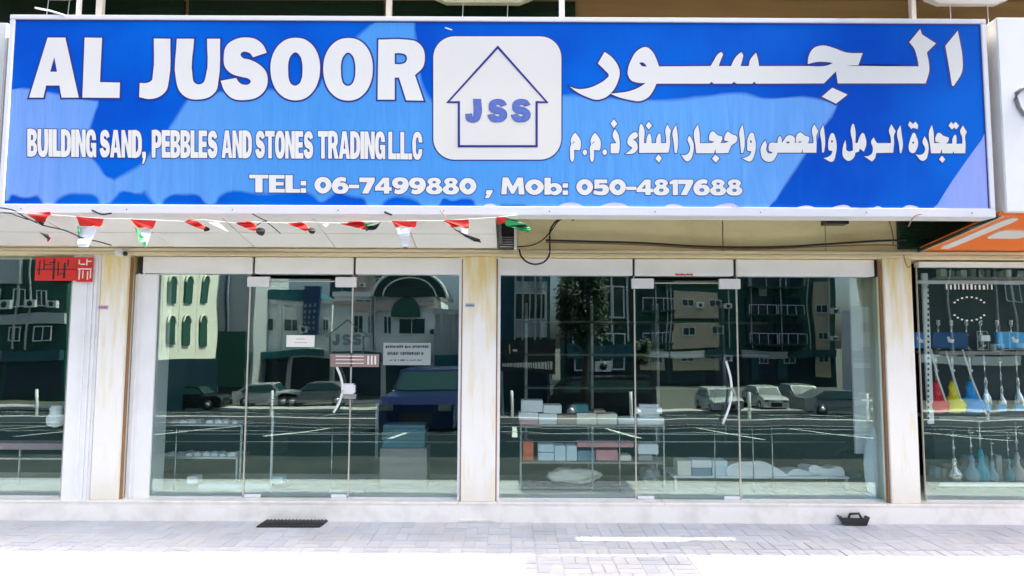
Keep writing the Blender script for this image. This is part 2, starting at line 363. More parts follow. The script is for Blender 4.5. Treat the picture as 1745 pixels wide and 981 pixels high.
# slab over the pavement, and an unseen blocker added to cast a shadow notch
SX0, SX1 = 3.56, 5.03  # slot cut in the slab so a sliver of sun lands below
ye = 5.70
sb = MB()
sb.box(-12, SX0, ye, 9.5, 5.16, 5.36); sb.box(SX1, 16, ye, 9.5, 5.16, 5.36)
sb.box(SX0, SX1, ye, 5.95, 5.16, 5.36); sb.box(SX0, SX1, 6.04, 9.5, 5.16, 5.36)
sb.build('floor_slab', 'upper', shop)
cl_ = thing('added_shade_blocker', 'unseen slab on two arms above the sign, added to shade the pavement', 'shade blocker', (3.8, 4.8, 5.2))
MB().bbox(3.13, 4.42, 4.3, 5.53, 5.18, 5.26, .01).build('blocker_slab', 'kerb', cl_)
for x in (3.25, 4.3): MB().box(x - .03, x + .03, 5.531, ye - .001, 5.2, 5.25).build('blocker_arm', 'post', cl_)
MB().box(-12, 16, 6.7, 9.5, 5.362, 9.5).build('upper_storey', 'pillar', shop)
# interior shell
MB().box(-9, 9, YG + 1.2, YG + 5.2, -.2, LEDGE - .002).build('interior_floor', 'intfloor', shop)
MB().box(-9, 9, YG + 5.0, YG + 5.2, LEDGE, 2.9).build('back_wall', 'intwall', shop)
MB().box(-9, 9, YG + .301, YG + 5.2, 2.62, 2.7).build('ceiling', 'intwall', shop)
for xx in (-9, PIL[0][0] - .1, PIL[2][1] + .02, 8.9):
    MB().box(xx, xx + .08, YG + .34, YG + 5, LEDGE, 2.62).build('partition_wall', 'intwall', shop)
# white returns beside the glass
def vstrip(uA, uB, vT, vB, Y, dep, m, name='jamb'):
    return MB().box(X(uA, 640, Y), X(uB, 640, Y), Y, Y + dep, LEDGE, Z(vT, Y)).build(name, m, shop)
vstrip(223, 262, 470, 840, YG - .03, .025, 'alu'); vstrip(219, 262, 470, 840, YG + .03, .28, 'white_in')
for k, uu in enumerate((228, 236)):
    MB().box(X(uu, 640, YG - .04), X(uu + 2.2, 640, YG - .04), YG - .042, YG - .0305, LEDGE, HEAD).build('jamb_rib', 'alu', shop)
MB().box(X(1454, 640, YG + .3), X(1506, 640, YG + .3), YG + .30, YG + .33, Z(770, YG + .3), HEAD + .1).build('jamb', 'white_in', shop)
o = vstrip(115, 163, 437, 845, YF + .03, .25, 'alu')
for uu in (136, 146, 153):
    MB().box(X(uu, 640, YF + .02), X(uu, 640, YF) + .012, YF + .018, YF + .0295, LEDGE, ZL - .05).build('jamb_rib', 'alu', shop)
vstrip(781, 787, 437, 845, YF + .04, .05, 'alu'); vstrip(845.5, 852, 437, 845, YF + .04, .05, 'alu')

# ------------------------------------------------------------ glazing
def pane(mb, u0, u1, Y=YG, top=None):
    mb.box(X(u0, 660, Y), X(u1, 660, Y), Y, Y + .012, LEDGE + .006, (top or HEAD))
    return mb
def fixed(u0, u1, label, Y=YG, top=None):
    t = thing('shop_window', label, 'window', (X((u0 + u1) / 2, 660, Y), Y, LEDGE), 'fixed panes of the shopfront')
    pane(MB(), u0, u1, Y, top).build('pane', 'glass', t)
    m_ = MB()
    for uu in (u0, u1):
        x = X(uu, 660, Y); m_.box(x - .004, x + .004, Y - .003, Y + .015, LEDGE + .002, top or HEAD)
    m_.build('edge_seal', 'edge', t)
    m_ = MB(); m_.box(X(u0, 660, Y), X(u1, 660, Y), Y - .01, Y + .022, LEDGE + .0005, LEDGE + .012); m_.build('bottom_channel', 'fitting', t)
    return t
fixed(218, 420, 'fixed glass pane beside the stained left pillar, white jamb behind it')
fixed(598, 786, 'fixed glass pane left of the centre pillar with pale paper notice')
fixed(851, 1082, 'fixed glass pane right of the centre pillar, shelf rack of boxes behind')
fixed(1259, 1505, 'fixed glass pane by the right pillar with low table and chair behind')
def door(u0, u1, label, hu, hv0, hv1, lock):
    t = thing('glass_door', label, 'door', (X((u0 + u1) / 2, 660, YG), YG, LEDGE), 'frameless glass doors')
    x0, x1 = X(u0, 660, YG) + .005, X(u1, 660, YG) - .005
    MB().box(x0, x1, YG, YG + .012, LEDGE + .012, HEAD - .045).build('pane', 'glass', t)
    m_ = MB(); m_.box(x0 - .001, x0 + .005, YG - .003, YG + .015, LEDGE + .014, HEAD - .05); m_.box(x1 - .005, x1 + .001, YG - .003, YG + .015, LEDGE + .014, HEAD - .05)
    m_.build('door_edge', 'edge', t)
    w_ = (x1 - x0)
    for a, b in ((x0 - .03, x0 + .19), (x1 - .17, x1 + .04)):
        MB().bbox(a, b, YG - .014, YG + .028, HEAD - .125, HEAD - .025, .004).build('patch_fitting', 'fitting', t)
    for a, b in ((x0 + .01, x0 + .17), (x1 - .16, x1 - .01)):
        MB().bbox(a, b, YG - .014, YG + .028, LEDGE + .001, LEDGE + .035, .003).build('floor_patch', 'whitep', t)
    MB().tube([(x0 + .17, YG - .006, HEAD - .07), (x1 - .15, YG - .006, HEAD - .068)], .006, 8).build('top_rail', 'edge', t)
    # curved pull handle
    pts = []
    for k in range(13):
        f = k / 12; p = at(hu + 8 * math.sin(f * PI) * 1.0 - 9 * (f - .35) ** 2 * 2 + 2, hv0 + (hv1 - hv0) * f, YG - .055)
        pts.append(p)
    MB().tube(pts, .0115, 10).build('pull_handle', 'whitep', t)
    m_ = MB()
    for p in (pts[2], pts[10]): m_.tube([p, (p.x, YG - .002, p.z)], .009, 8)
    m_.build('handle_mount', 'chrome', t)
    if lock:
        a = at(583, 653, YG); b = at(606, 671, YG)
        MB().bbox(a.x, b.x, YG - .04, YG - .002, b.z, a.z, .014).build('lock', 'whitep', t)
        a = at(585, 671, YG); b = at(608, 679, YG)
        MB().bbox(a.x, b.x, YG - .03, YG - .003, b.z, a.z, .004).build('lock_plate', 'chrome', t)
    return t
door(420, 598, 'frameless glass door of the left bay with lock box and white notice', 574, 625, 703, True)
door(1082, 1259, 'frameless glass door of the right bay below the tiny red lettering', 1237, 615, 722, False)
# white header boxes with dark gaps
def header(u0, u1, label):
    v = 452
    t = tag(MB().bbox(X(u0, v, YG - .06), X(u1, v, YG - .06), YG - .06, YG + .10, HEAD, ZL - .006, .006).build('header_panel', 'alu'), label, 'panel', 'white header panels over the glass')
    return t
hp = [(243, 430, 'white header panel over the left fixed pane beside the camera pillar'), (434, 602, 'white header panel above the left bay door'), (606, 787, 'white header panel left of the centre pillar'),
      (848, 1078, 'white header panel right of the centre pillar under the cable loop'), (1082, 1250, 'white header panel carrying tiny red lettering'), (1255, 1490, 'white header panel beside the right pillar')]
for h in hp: header(*h)
for uu in (432, 604, 1080, 1252.5, 239, 1493):
    m_ = MB(); x = X(uu, 452, YG - .04); m_.box(x - .012, x + .012, YG - .03, YG + .09, HEAD, ZL - .006); m_.build('header_gap', 'dark_seal', shop)
# brown right frame edge
MB().box(PIL[2][0] - .022, PIL[2][0] - .013, YF + .02, YF + .06, LEDGE, ZL - .02).build('frame_edge', 'brown', shop)

# ------------------------------------------------------------ lettering tools
def parse(sx):
    """'x,y' corner points, 'x,ys' smooth points"""
    out = []
    for tk in sx.split():
        s_ = tk.endswith('s'); a, b = tk.rstrip('s').split(','); out.append((float(a), float(b), s_))
    return out
def smooth(pts, sub=5):
    n = len(pts); res = []
    def tan(i):
        x, y, s_ = pts[i]
        if not s_: return None
        p, q = pts[i - 1], pts[(i + 1) % n]
        d1 = math.hypot(x - p[0], y - p[1]) + 1e-9; d2 = math.hypot(q[0] - x, q[1] - y) + 1e-9
        tx = (x - p[0]) / d1 * d2 + (q[0] - x) / d2 * d1; ty = (y - p[1]) / d1 * d2 + (q[1] - y) / d2 * d1
        l = math.hypot(tx, ty) + 1e-9
        return tx / l, ty / l
    for i in range(n):
        a, b = pts[i], pts[(i + 1) % n]
        ta, tb = tan(i), tan((i + 1) % n)
        if ta is None and tb is None: res.append((a[0], a[1])); continue
        d = math.hypot(b[0] - a[0], b[1] - a[1]); c = ((b[0] - a[0]) / (d + 1e-9), (b[1] - a[1]) / (d + 1e-9))
        ta = ta or c; tb = tb or c
        for k in range(sub):
            t = k / sub; h0 = 2 * t ** 3 - 3 * t * t + 1; h1 = t ** 3 - 2 * t * t + t; h2 = -2 * t ** 3 + 3 * t * t; h3 = t ** 3 - t * t
            res.append((h0 * a[0] + h1 * d * ta[0] + h2 * b[0] + h3 * d * tb[0], h0 * a[1] + h1 * d * ta[1] + h2 * b[1] + h3 * d * tb[1]))
    return res
def shape(s_): return [smooth(parse(l)) for l in s_.split('|')]
def ribbon(mb, loop, wd, fn):
    n = len(loop); vs = []; fs = []
    for i in range(n):
        p, q, r = loop[i - 1], loop[i], loop[(i + 1) % n]
        d1 = Vector((q[0] - p[0], q[1] - p[1])); d2 = Vector((r[0] - q[0], r[1] - q[1]))
        if d1.length < 1e-9: d1 = d2.copy()
        if d2.length < 1e-9: d2 = d1.copy()
        d1.normalize(); d2.normalize(); nn = Vector((-(d1 + d2).y, (d1 + d2).x))
        if nn.length < .2: nn = Vector((-d1.y, d1.x))
        nn.normalize(); k = min(1.8, 1 / max(.5, abs(nn.dot(Vector((-d1.y, d1.x))))))
        vs += [fn((q[0] + nn.x * wd * k, q[1] + nn.y * wd * k)), fn((q[0] - nn.x * wd * k, q[1] - nn.y * wd * k))]
    for i in range(n):
        j = (i + 1) % n; fs.append((2 * i, 2 * i + 1, 2 * j + 1, 2 * j))
    mb.add(vs, fs)

SG = dict(
 A='22,100 48,100 70,0 47,0 43,18 27,18 23,0 0,0|35,72 40,36 30,36',
 B='0,0 34,0s 54,8s 62,28s 57,44s 46,52 55,60s 60,74s 54,92s 34,100s 0,100|24,20 34,20s 39,28s 34,38s 24,38|24,60 33,60s 37,68s 33,78s 24,78',
 C='64,62 40,62 37,76s 31,81s 25,74s 24,50s 25,26s 31,19s 37,24s 40,38 64,38 58,14s 46,2s 31,-1s 12,6s 2,28s 0,50s 2,72s 12,94s 31,101s 46,98s 59,84s',
 D='0,0 30,0s 52,10s 62,32s 63,50s 62,68s 52,90s 30,100s 0,100|25,20 31,22s 38,32s 39,50s 38,68s 31,78s 25,80',
 E='0,0 54,0 54,21 24,21 24,40 50,40 50,60 24,60 24,79 53,79 53,100 0,100',
 G='64,62 40,62 37,76s 32,81s 26,74s 24,50s 26,26s 32,19s 40,24s 40,34 32,34 32,52 65,52 65,0 50,0 48,8 42,1s 30,-1s 12,6s 2,28s 0,50s 2,72s 12,94s 31,101s 48,98s 60,84s',
 I='0,0 25,0 25,100 0,100', L='0,0 50,0 50,22 25,22 25,100 0,100',
 M='0,0 22,0 22,56 34,0 48,0 60,56 60,0 82,0 82,100 53,100 41,46 29,100 0,100',
 N='0,0 22,0 22,55 42,0 64,0 64,100 42,100 42,47 22,100 0,100',
 O='33,101s 50,96s 62,78s 66,50s 62,22s 50,4s 33,-1s 16,4s 4,22s 0,50s 4,78s 16,96s|33,78s 40,68s 42,50s 40,32s 33,22s 26,32s 24,50s 26,68s',
 P='0,0 24,0 24,35 36,35s 54,42s 62,67s 56,90s 36,100s 0,100|24,55 32,55s 38,67s 32,80s 24,80',
 R='0,0 24,0 24,38 29,38 41,0 67,0 51,43 60,55s 62,72s 56,91s 38,100s 0,100|24,57 33,57s 38,68s 33,80s 24,80',
 T='20,0 44,0 44,79 63,79 63,100 0,100 0,79 20,79',
 U='0,100 24,100 24,34s 27,23s 32,20s 38,23s 41,34s 41,100 65,100 65,34s 59,11s 47,1s 32,-2s 18,1s 6,11s 0,34s',
 J='26,100 50,100 50,28s 42,6s 24,-2s 6,7s 0,34 21,37 22,26s 25,22s 26,28s')
def norm(s_, x0, x1, y0, y1, W, H=100):
    out = []
    for l in s_.split('|'):
        out.append(' '.join('%.2f,%.2f%s' % ((x - x0) / (x1 - x0) * W, (y1 - y) / (y1 - y0) * H, 's' if sm else '') for x, y, sm in parse(l)))
    return '|'.join(out)
TS = '400,235 290,272 265,240s 235,228s 200,232s 190,255s 205,275s 260,290s 340,330s 395,390s 408,450s 390,530s 330,590s 230,615s 120,600s 60,540s 30,460 155,438 175,470s 215,492s 260,485s 272,465s 255,445s 200,430s 120,405s 65,350s 55,270s 75,180s 140,130s 230,112s 320,130s 375,180s'
SG['S'] = norm(TS, 30, 408, 112, 615, 64)
SG[','] = '2,22 25,22 25,4s 20,-10s 10,-22 2,-22 9,0 2,0'; SG['.'] = '0,0 23,0 23,22 0,22'
WG = {k: SG[k] for k in 'TEL'}            # wide face for the telephone line
WG.update({
 'M': '0,0 28,0 30,52 52,4 66,4 88,52 90,0 120,0 112,100 84,100 60,48 36,100 8,100',
 '0': '50,90s 80,80s 98,45s 80,10s 50,-2s 20,10s 2,45s 20,80s|50,62s 62,54s 66,45s 62,35s 50,27s 38,35s 34,45s 38,54s',
 'o': '50,90s 80,80s 98,45s 80,10s 50,-2s 20,10s 2,45s 20,80s|50,62s 62,54s 66,45s 62,35s 50,27s 38,35s 34,45s 38,54s',
 '6': '84,84 78,62 62,66s 48,60s 64,60s 86,50s 96,30s 84,6s 50,-2s 16,6s 2,34s 14,70s 48,90s 70,89s|50,39s 60,36s 64,29s 60,22s 50,19s 40,22s 36,29s 40,36s',
 '7': '4,88 90,88 90,68 54,0 18,0 48,62 4,62', '1': '18,0 48,0 48,88 22,88 0,76 0,60 18,62',
 '4': '50,0 80,0 80,16 94,16 94,36 80,36 80,88 46,88 0,36 0,16 50,16|50,36 50,60 29,36',
 '8': '47,90s 74,84s 85,68s 75,49s 88,38s 93,24s 79,4s 47,-2s 15,4s 1,24s 6,38s 19,49s 9,68s 20,84s|47,71s 57,65s 47,58s 37,65s|47,37s 60,28s 47,18s 34,28s',
 '5': '8,88 82,88 82,66 36,66 36,57 56,60s 82,52s 92,28s 80,6s 44,-2s 2,5 6,28 32,21s 54,24s 55,34s 38,37s 8,33',
 '-': '0,28 58,28 58,48 0,48', ':': '0,0 28,0 28,26 0,26|0,42 28,42 28,68 0,68',
 'b': '0,0 0,100 32,100 32,64 52,70s 80,58s 90,33s 78,7s 52,-3s 30,5 28,0|47,46s 58,40s 62,33s 58,25s 47,19s 36,25s 32,33s 36,40s',
 ',': '8,24 36,24 32,8s 18,-22 0,-22 10,0 4,2'})
_r6 = parse(WG['6'].split('|')[0]); _h6 = parse(WG['6'].split('|')[1])
WG['9'] = '|'.join(' '.join('%g,%g%s' % (98 - x, 88 - y, 's' if q else '') for x, y, q in l) for l in (_r6, _h6))
def two_plane(px):     # pixel on the sign -> plane coordinates
    p = at(px[0], px[1], YS); return (p.x, p.z)
class Print:
    """flat print: filled shapes with an outline showing behind them"""
    def __init__(s, Y, ow): s.Y = Y; s.fill = MB(); s.line = MB(); s.ow = ow
    def put(s, loops):
        # contours that do not lie inside another are separate fills
        def inside(p, l):
            c = False; n = len(l)
            for i in range(n):
                a, b = l[i], l[(i + 1) % n]
                if (a[1] > p[1]) != (b[1] > p[1]) and p[0] < (b[0] - a[0]) * (p[1] - a[1]) / (b[1] - a[1]) + a[0]: c = not c
            return c
        outs = [l for l in loops if not any(m_ is not l and inside(l[0], m_) for m_ in loops)]
        for o in outs:
            hs = [l for l in loops if l is not o and inside(l[0], o)]
            s.fill.flat([o] + hs, lambda p: (p[0], s.Y - .004, p[1]))
        if s.ow:
            for l in loops: ribbon(s.line, l, s.ow, lambda p: (p[0], s.Y - .0025, p[1]))
def textline(pr, txt, font, pL, pR, hpx, gap=4, space=26, widths=None, lift=None):
    """text from pixel pL (baseline left) to pR (baseline right)"""
    pen = 0; lay = []
    for ch in txt:
        if ch == ' ': pen += space; continue
        ls = shape(font[ch]); k = (widths or {}).get(ch, 1)
        ls = [[(x * k, y) for x, y in l] for l in ls]
        xm = min(x for l in ls for x, y in l); xM = max(x for l in ls for x, y in l)
        lay.append((pen - xm, ls)); pen += xM - xm + gap
    pen -= gap
    for off, ls in lay:
        q = []
        for l in ls:
            q.append([two_plane((pL[0] + (pR[0] - pL[0]) * (off + x) / pen, pL[1] + (pR[1] - pL[1]) * (off + x) / pen - y / 100 * hpx)) for x, y in l])
        pr.put(q)
def traced(pr, s_, ox, oy, k, dx=0, dy=0):
    pr.put([[two_plane((ox + (x + dx) / k, oy + (y + dy) / k)) for x, y in smooth(parse(l), 4)] for l in s_.split('|')])

# ------------------------------------------------------------ the big sign
XL, XR = (at(15, 25, YS).x + at(1, 352, YS).x) / 2, (at(1681, 33, YS).x + at(1693, 356, YS).x) / 2
ZT, ZBm = at(850, 29, YS).z, at(850, 367, YS).z
ZFB = at(850, 352, YS).z
sign = thing('shop_sign', 'long blue signboard with white English and Arabic lettering around a house logo', 'sign', ((XL + XR) / 2, YS, ZBm))
MB().box(XL + .02, XR - .02, YS + .012, YS + .16, ZBm + .03, ZT - .02).build('sign_box', 'alu_old', sign)
MB().box(XL + .035, XR - .035, YS, YS + .012, ZFB, ZT - .035).build('sign_face', 'sblue', sign)
fr = MB()
fr.bbox(XL, XR, YS - .012, YS + .16, ZT - .042, ZT, .005); fr.bbox(XL, XR, YS - .012, YS + .17, ZBm, ZFB + .004, .006)
fr.bbox(XL, XL + .045, YS - .011, YS + .159, ZFB + .004, ZT - .042, .005); fr.bbox(XR - .045, XR, YS - .011, YS + .159, ZFB + .004, ZT - .042, .005)
fr.build('sign_frame', 'frame', sign)
m_ = MB(); m_.box(XL + .045, XR - .045, YS - .004, YS - .001, ZT - .052, ZT - .042); m_.box(XR - .054, XR - .045, YS - .004, YS - .001, ZFB + .01, ZT - .053); m_.build('painted_frame_shadow', 'navy', sign)  # navy strips paint the frame's shadow along the top and right edges
m_ = MB()
for k in range(10):
    x = XL + .2 + k * (XR - XL - .4) / 9; m_.tube([(x, YS - .016, (ZBm + ZFB) / 2), (x, YS - .011, (ZBm + ZFB) / 2)], .006, 8)
m_.build('screws', 'brown', sign, 'stuff')
def patch(name, m, pts, dY=.0012, sub=4, feather=0):
    l = [two_plane(p) for p in smooth(parse(pts), sub)]
    cl = lambda x, z: (min(max(x, XL + .046), XR - .055), min(max(z, ZFB + .006), ZT - .053))
    l = [cl(x, z) for x, z in l]
    mb = MB().flat([l], lambda p: (p[0], YS - dY, p[1])); n0 = len(l)
    if feather:
        ar = sum(l[i - 1][0] * l[i][1] - l[i][0] * l[i - 1][1] for i in range(n0)); sg = -1 if ar > 0 else 1
        out = []
        for i in range(n0):
            a, b = Vector(l[i - 1]), Vector(l[(i + 1) % n0]); d = b - a
            d = d.normalized() if d.length > 1e-6 else Vector((1, 0)); q = Vector(l[i]) + Vector((-d.y, d.x)) * sg * feather * (1.3 + noise.noise(Vector((l[i][0] * 6, l[i][1] * 6, 0))))
            out.append(cl(q.x, q.y))
        mb.v += [(x, YS - dY + .0006, z) for x, z in out]
        for i in range(n0):
            j = (i + 1) % n0; mb.f.append((i, j, n0 + j, n0 + i)); mb.sm.append(False)
    o = mb.build(name, m, sign)
    at_ = o.data.attributes.new('edge', 'FLOAT', 'POINT')
    for i in range(len(mb.v)): at_.data[i].value = 1.0 if i < n0 else 0.0
    return o
patch('painted_sheen_wave', 'slight', '10,153 40,154 60,156s 95,163s 130,170s 165,175 158,195s 149,222s 151,245s 150,262s 165,285s 180,303s 195,310 240,285s 270,248s 298,210s 325,168 370,160s 440,155s 480,157s 520,154s 545,150 551,135s 580,98s 606,70s 640,36s 650,20 703,20 704,60s 712,110s 722,160s 737,178 957,166 1000,168s 1080,172s 1150,174s 1200,168s 1260,163s 1300,170s 1370,168s 1425,178 1400,218s 1350,290s 1310,356 905,356 893,346 852,345 849,353s 835,356 815,356 808,340s 790,336s 770,340s 755,337s 746,348s 735,355 728,355 712,340s 700,334s 670,333s 655,340s 647,350s 645,356 630,356 628,348s 622,336s 600,331s 570,327s 558,336s 548,342s 535,330s 520,324s 500,327s 480,326s 440,327s 385,325s 370,334s 362,346s 352,344s 340,331s 310,328s 290,331s 276,340s 272,350 262,341s 255,330s 246,322s 240,326s 202,325s 195,333s 185,343s 175,347s 170,337s 160,329s 140,327s 110,329s 98,335s 90,345s 88,356 80,356 76,345s 62,330s 52,333s 40,334s 18,330s 10,342', feather=.022)  # wave print and glossy sheen, both painted as one flat lighter patch
patch('painted_sheen_corner', 'slight', '1690,215 1655,262s 1620,312s 1590,360 1690,360')
for s_ in ('945,357 955,349s 975,345s 990,349s 997,357', '1012,357 1025,350s 1050,345s 1068,350s 1075,357', '1125,357 1140,348s 1160,350s 1170,357', '1205,357 1225,349s 1250,347s 1265,357',
           '1350,357 1362,352s 1385,352s 1392,357', '1412,357 1425,351s 1448,352s 1452,357', '1484,357 1495,351s 1508,357', '1535,357 1545,350s 1562,352s 1570,357', '818,357 826,349s 842,348s 850,357'):
    patch('painted_sheen_scallop', 'pale', s_, .0018)  # glossy sheen at the bottom edge, painted as lilac patches
patch('white_scratch', 'white_print', '759,46 771,50 770,52 758,48', .003)
p1 = Print(YS, .014)
for s_ in ('258,120 408,120 522,630 376,630 358,527 245,527 222,630 100,630|314,285 338,410 280,410',
           '572,120 720,122 702,498 872,502 868,632 553,630',
           '1160,128 1300,130 1288,480s 1265,570s 1200,625s 1120,642s 1035,625 1040,505 1100,505s 1140,485s 1152,430s',
           '1355,130 1502,130 1488,450s 1500,498s 1540,518s 1580,502s 1600,450s 1612,130 1722,130 1708,490s 1690,570s 1640,620s 1550,645s 1440,630s 1375,570s 1348,480s'):
    traced(p1, s_, 30, 40, 4.986)
traced(p1, TS, 370, 40, 4.716)
OO = '630,115s 710,130s 780,190s 820,280s 828,370s 815,460s 770,550s 700,605s 630,618s 550,600s 480,540s 440,450s 430,365s 442,270s 490,180s 555,130s|630,232s 668,262s 685,320s 688,380s 680,445s 660,485s 628,500s 595,485s 578,445s 572,380s 575,310s 592,262s'
traced(p1, OO, 370, 40, 4.716); traced(p1, OO, 370, 40, 4.716, 424, 2)
traced(p1, '1297,130 1520,130s 1600,145s 1655,200s 1670,280s 1655,350s 1590,415 1660,620 1520,618 1462,435 1428,435 1428,612 1290,612|1428,240 1480,240s 1515,252s 1527,285s 1512,315s 1480,326s 1428,326', 370, 40, 4.716)
p1.fill.build('lettering', 'white_print', sign); p1.line.build('lettering_outline', 'navy', sign)
p2 = Print(YS, .0065)
textline(p2, 'BUILDING SAND,', SG, (47, 266.5), (249, 269), 47, 1.5, 20)
textline(p2, 'PEBBLES', SG, (259, 268.5), (371, 269.5), 47, 1.5, 20)
textline(p2, 'AND STONES', SG, (378, 269), (534, 270.5), 47, 1.5, 20)
textline(p2, 'TRADING L.L.C', SG, (542, 270), (720, 272), 47, 1.5, 18)
p2.fill.build('lettering', 'white_print', sign); p2.line.build('lettering_outline', 'navy', sign)
p3 = Print(YS, .006)
WW = dict(T=1.55, E=1.5, L=1.5)
textline(p3, 'TEL:', WG, (425, 327.5), (522, 328.5), 30, 3, 40, WW)
textline(p3, '06-7499880', WG, (536, 329), (812, 331), 31, 1, 40)
textline(p3, ',', WG, (826, 331), (840, 331), 30)
textline(p3, 'Mob:', WG, (854, 331), (968, 332), 29, 3, 40)
textline(p3, '050-4817688', WG, (982, 332), (1265, 332.5), 30, 1, 40)
p3.fill.build('lettering', 'white_print', sign); p3.line.build('lettering_outline', 'navy', sign)
# arabic, large
p4 = Print(YS, .014)
BA, BB = (960, 40, 4.847), (1320, 40, 4.847)
traced(p4, '340,235 390,270s 440,330s 465,400s 450,480s 410,555s 350,610s 280,630s 190,605s 110,565s 50,520 110,540s 200,535s 290,500s 350,460s 375,430s 345,390s 285,330', *BA)
d_ = (1320 - 960) * 4.847
rb = '290,352 380,354s 440,345s 480,325 420,318s 350,318s 272,335 280,270s 320,205s 400,182s 480,200s 590,240s 725,245 690,345 640,346s 585,350 1188,355 1170,260s 1150,205s 1110,155 1200,45 1215,90 1330,165 1255,240 1270,310s 1275,390s 1245,495 520,495 505,395 405,495'
rb = ' '.join('%g,%g%s' % (x + d_, y, 's' if q else '') for x, y, q in parse(rb))
traced(p4, '685,195s 740,240s 770,300s 790,355 1215,352 1235,320s 1280,250s 1305,235 1318,255 1300,300s 1282,352 1385,352 1400,315s 1450,250s 1470,238 1485,262 1475,310s 1462,352 1530,352 1540,305s 1590,240 1605,290s 1615,352 ' + rb +
       ' 1590,497 1575,480 1560,497 1430,497 1408,482 1390,497 1240,497 1222,482 1205,497 768,497 745,550s 700,610s 640,640s 540,630s 460,610s 388,580 440,575s 540,560s 620,530s 680,492 620,490s 560,470s 532,420s 535,370s 560,300s 610,225s|625,325 655,322s 690,355 650,352s', *BA)
traced(p4, '475,530 600,588 505,662 388,605', *BB)
traced(p4, '1510,60 1530,160s 1548,270s 1545,400s 1475,518 1462,510 1440,370s 1408,185', *BB)
p4.fill.build('lettering', 'white_print', sign); p4.line.build('lettering_outline', 'navy', sign)
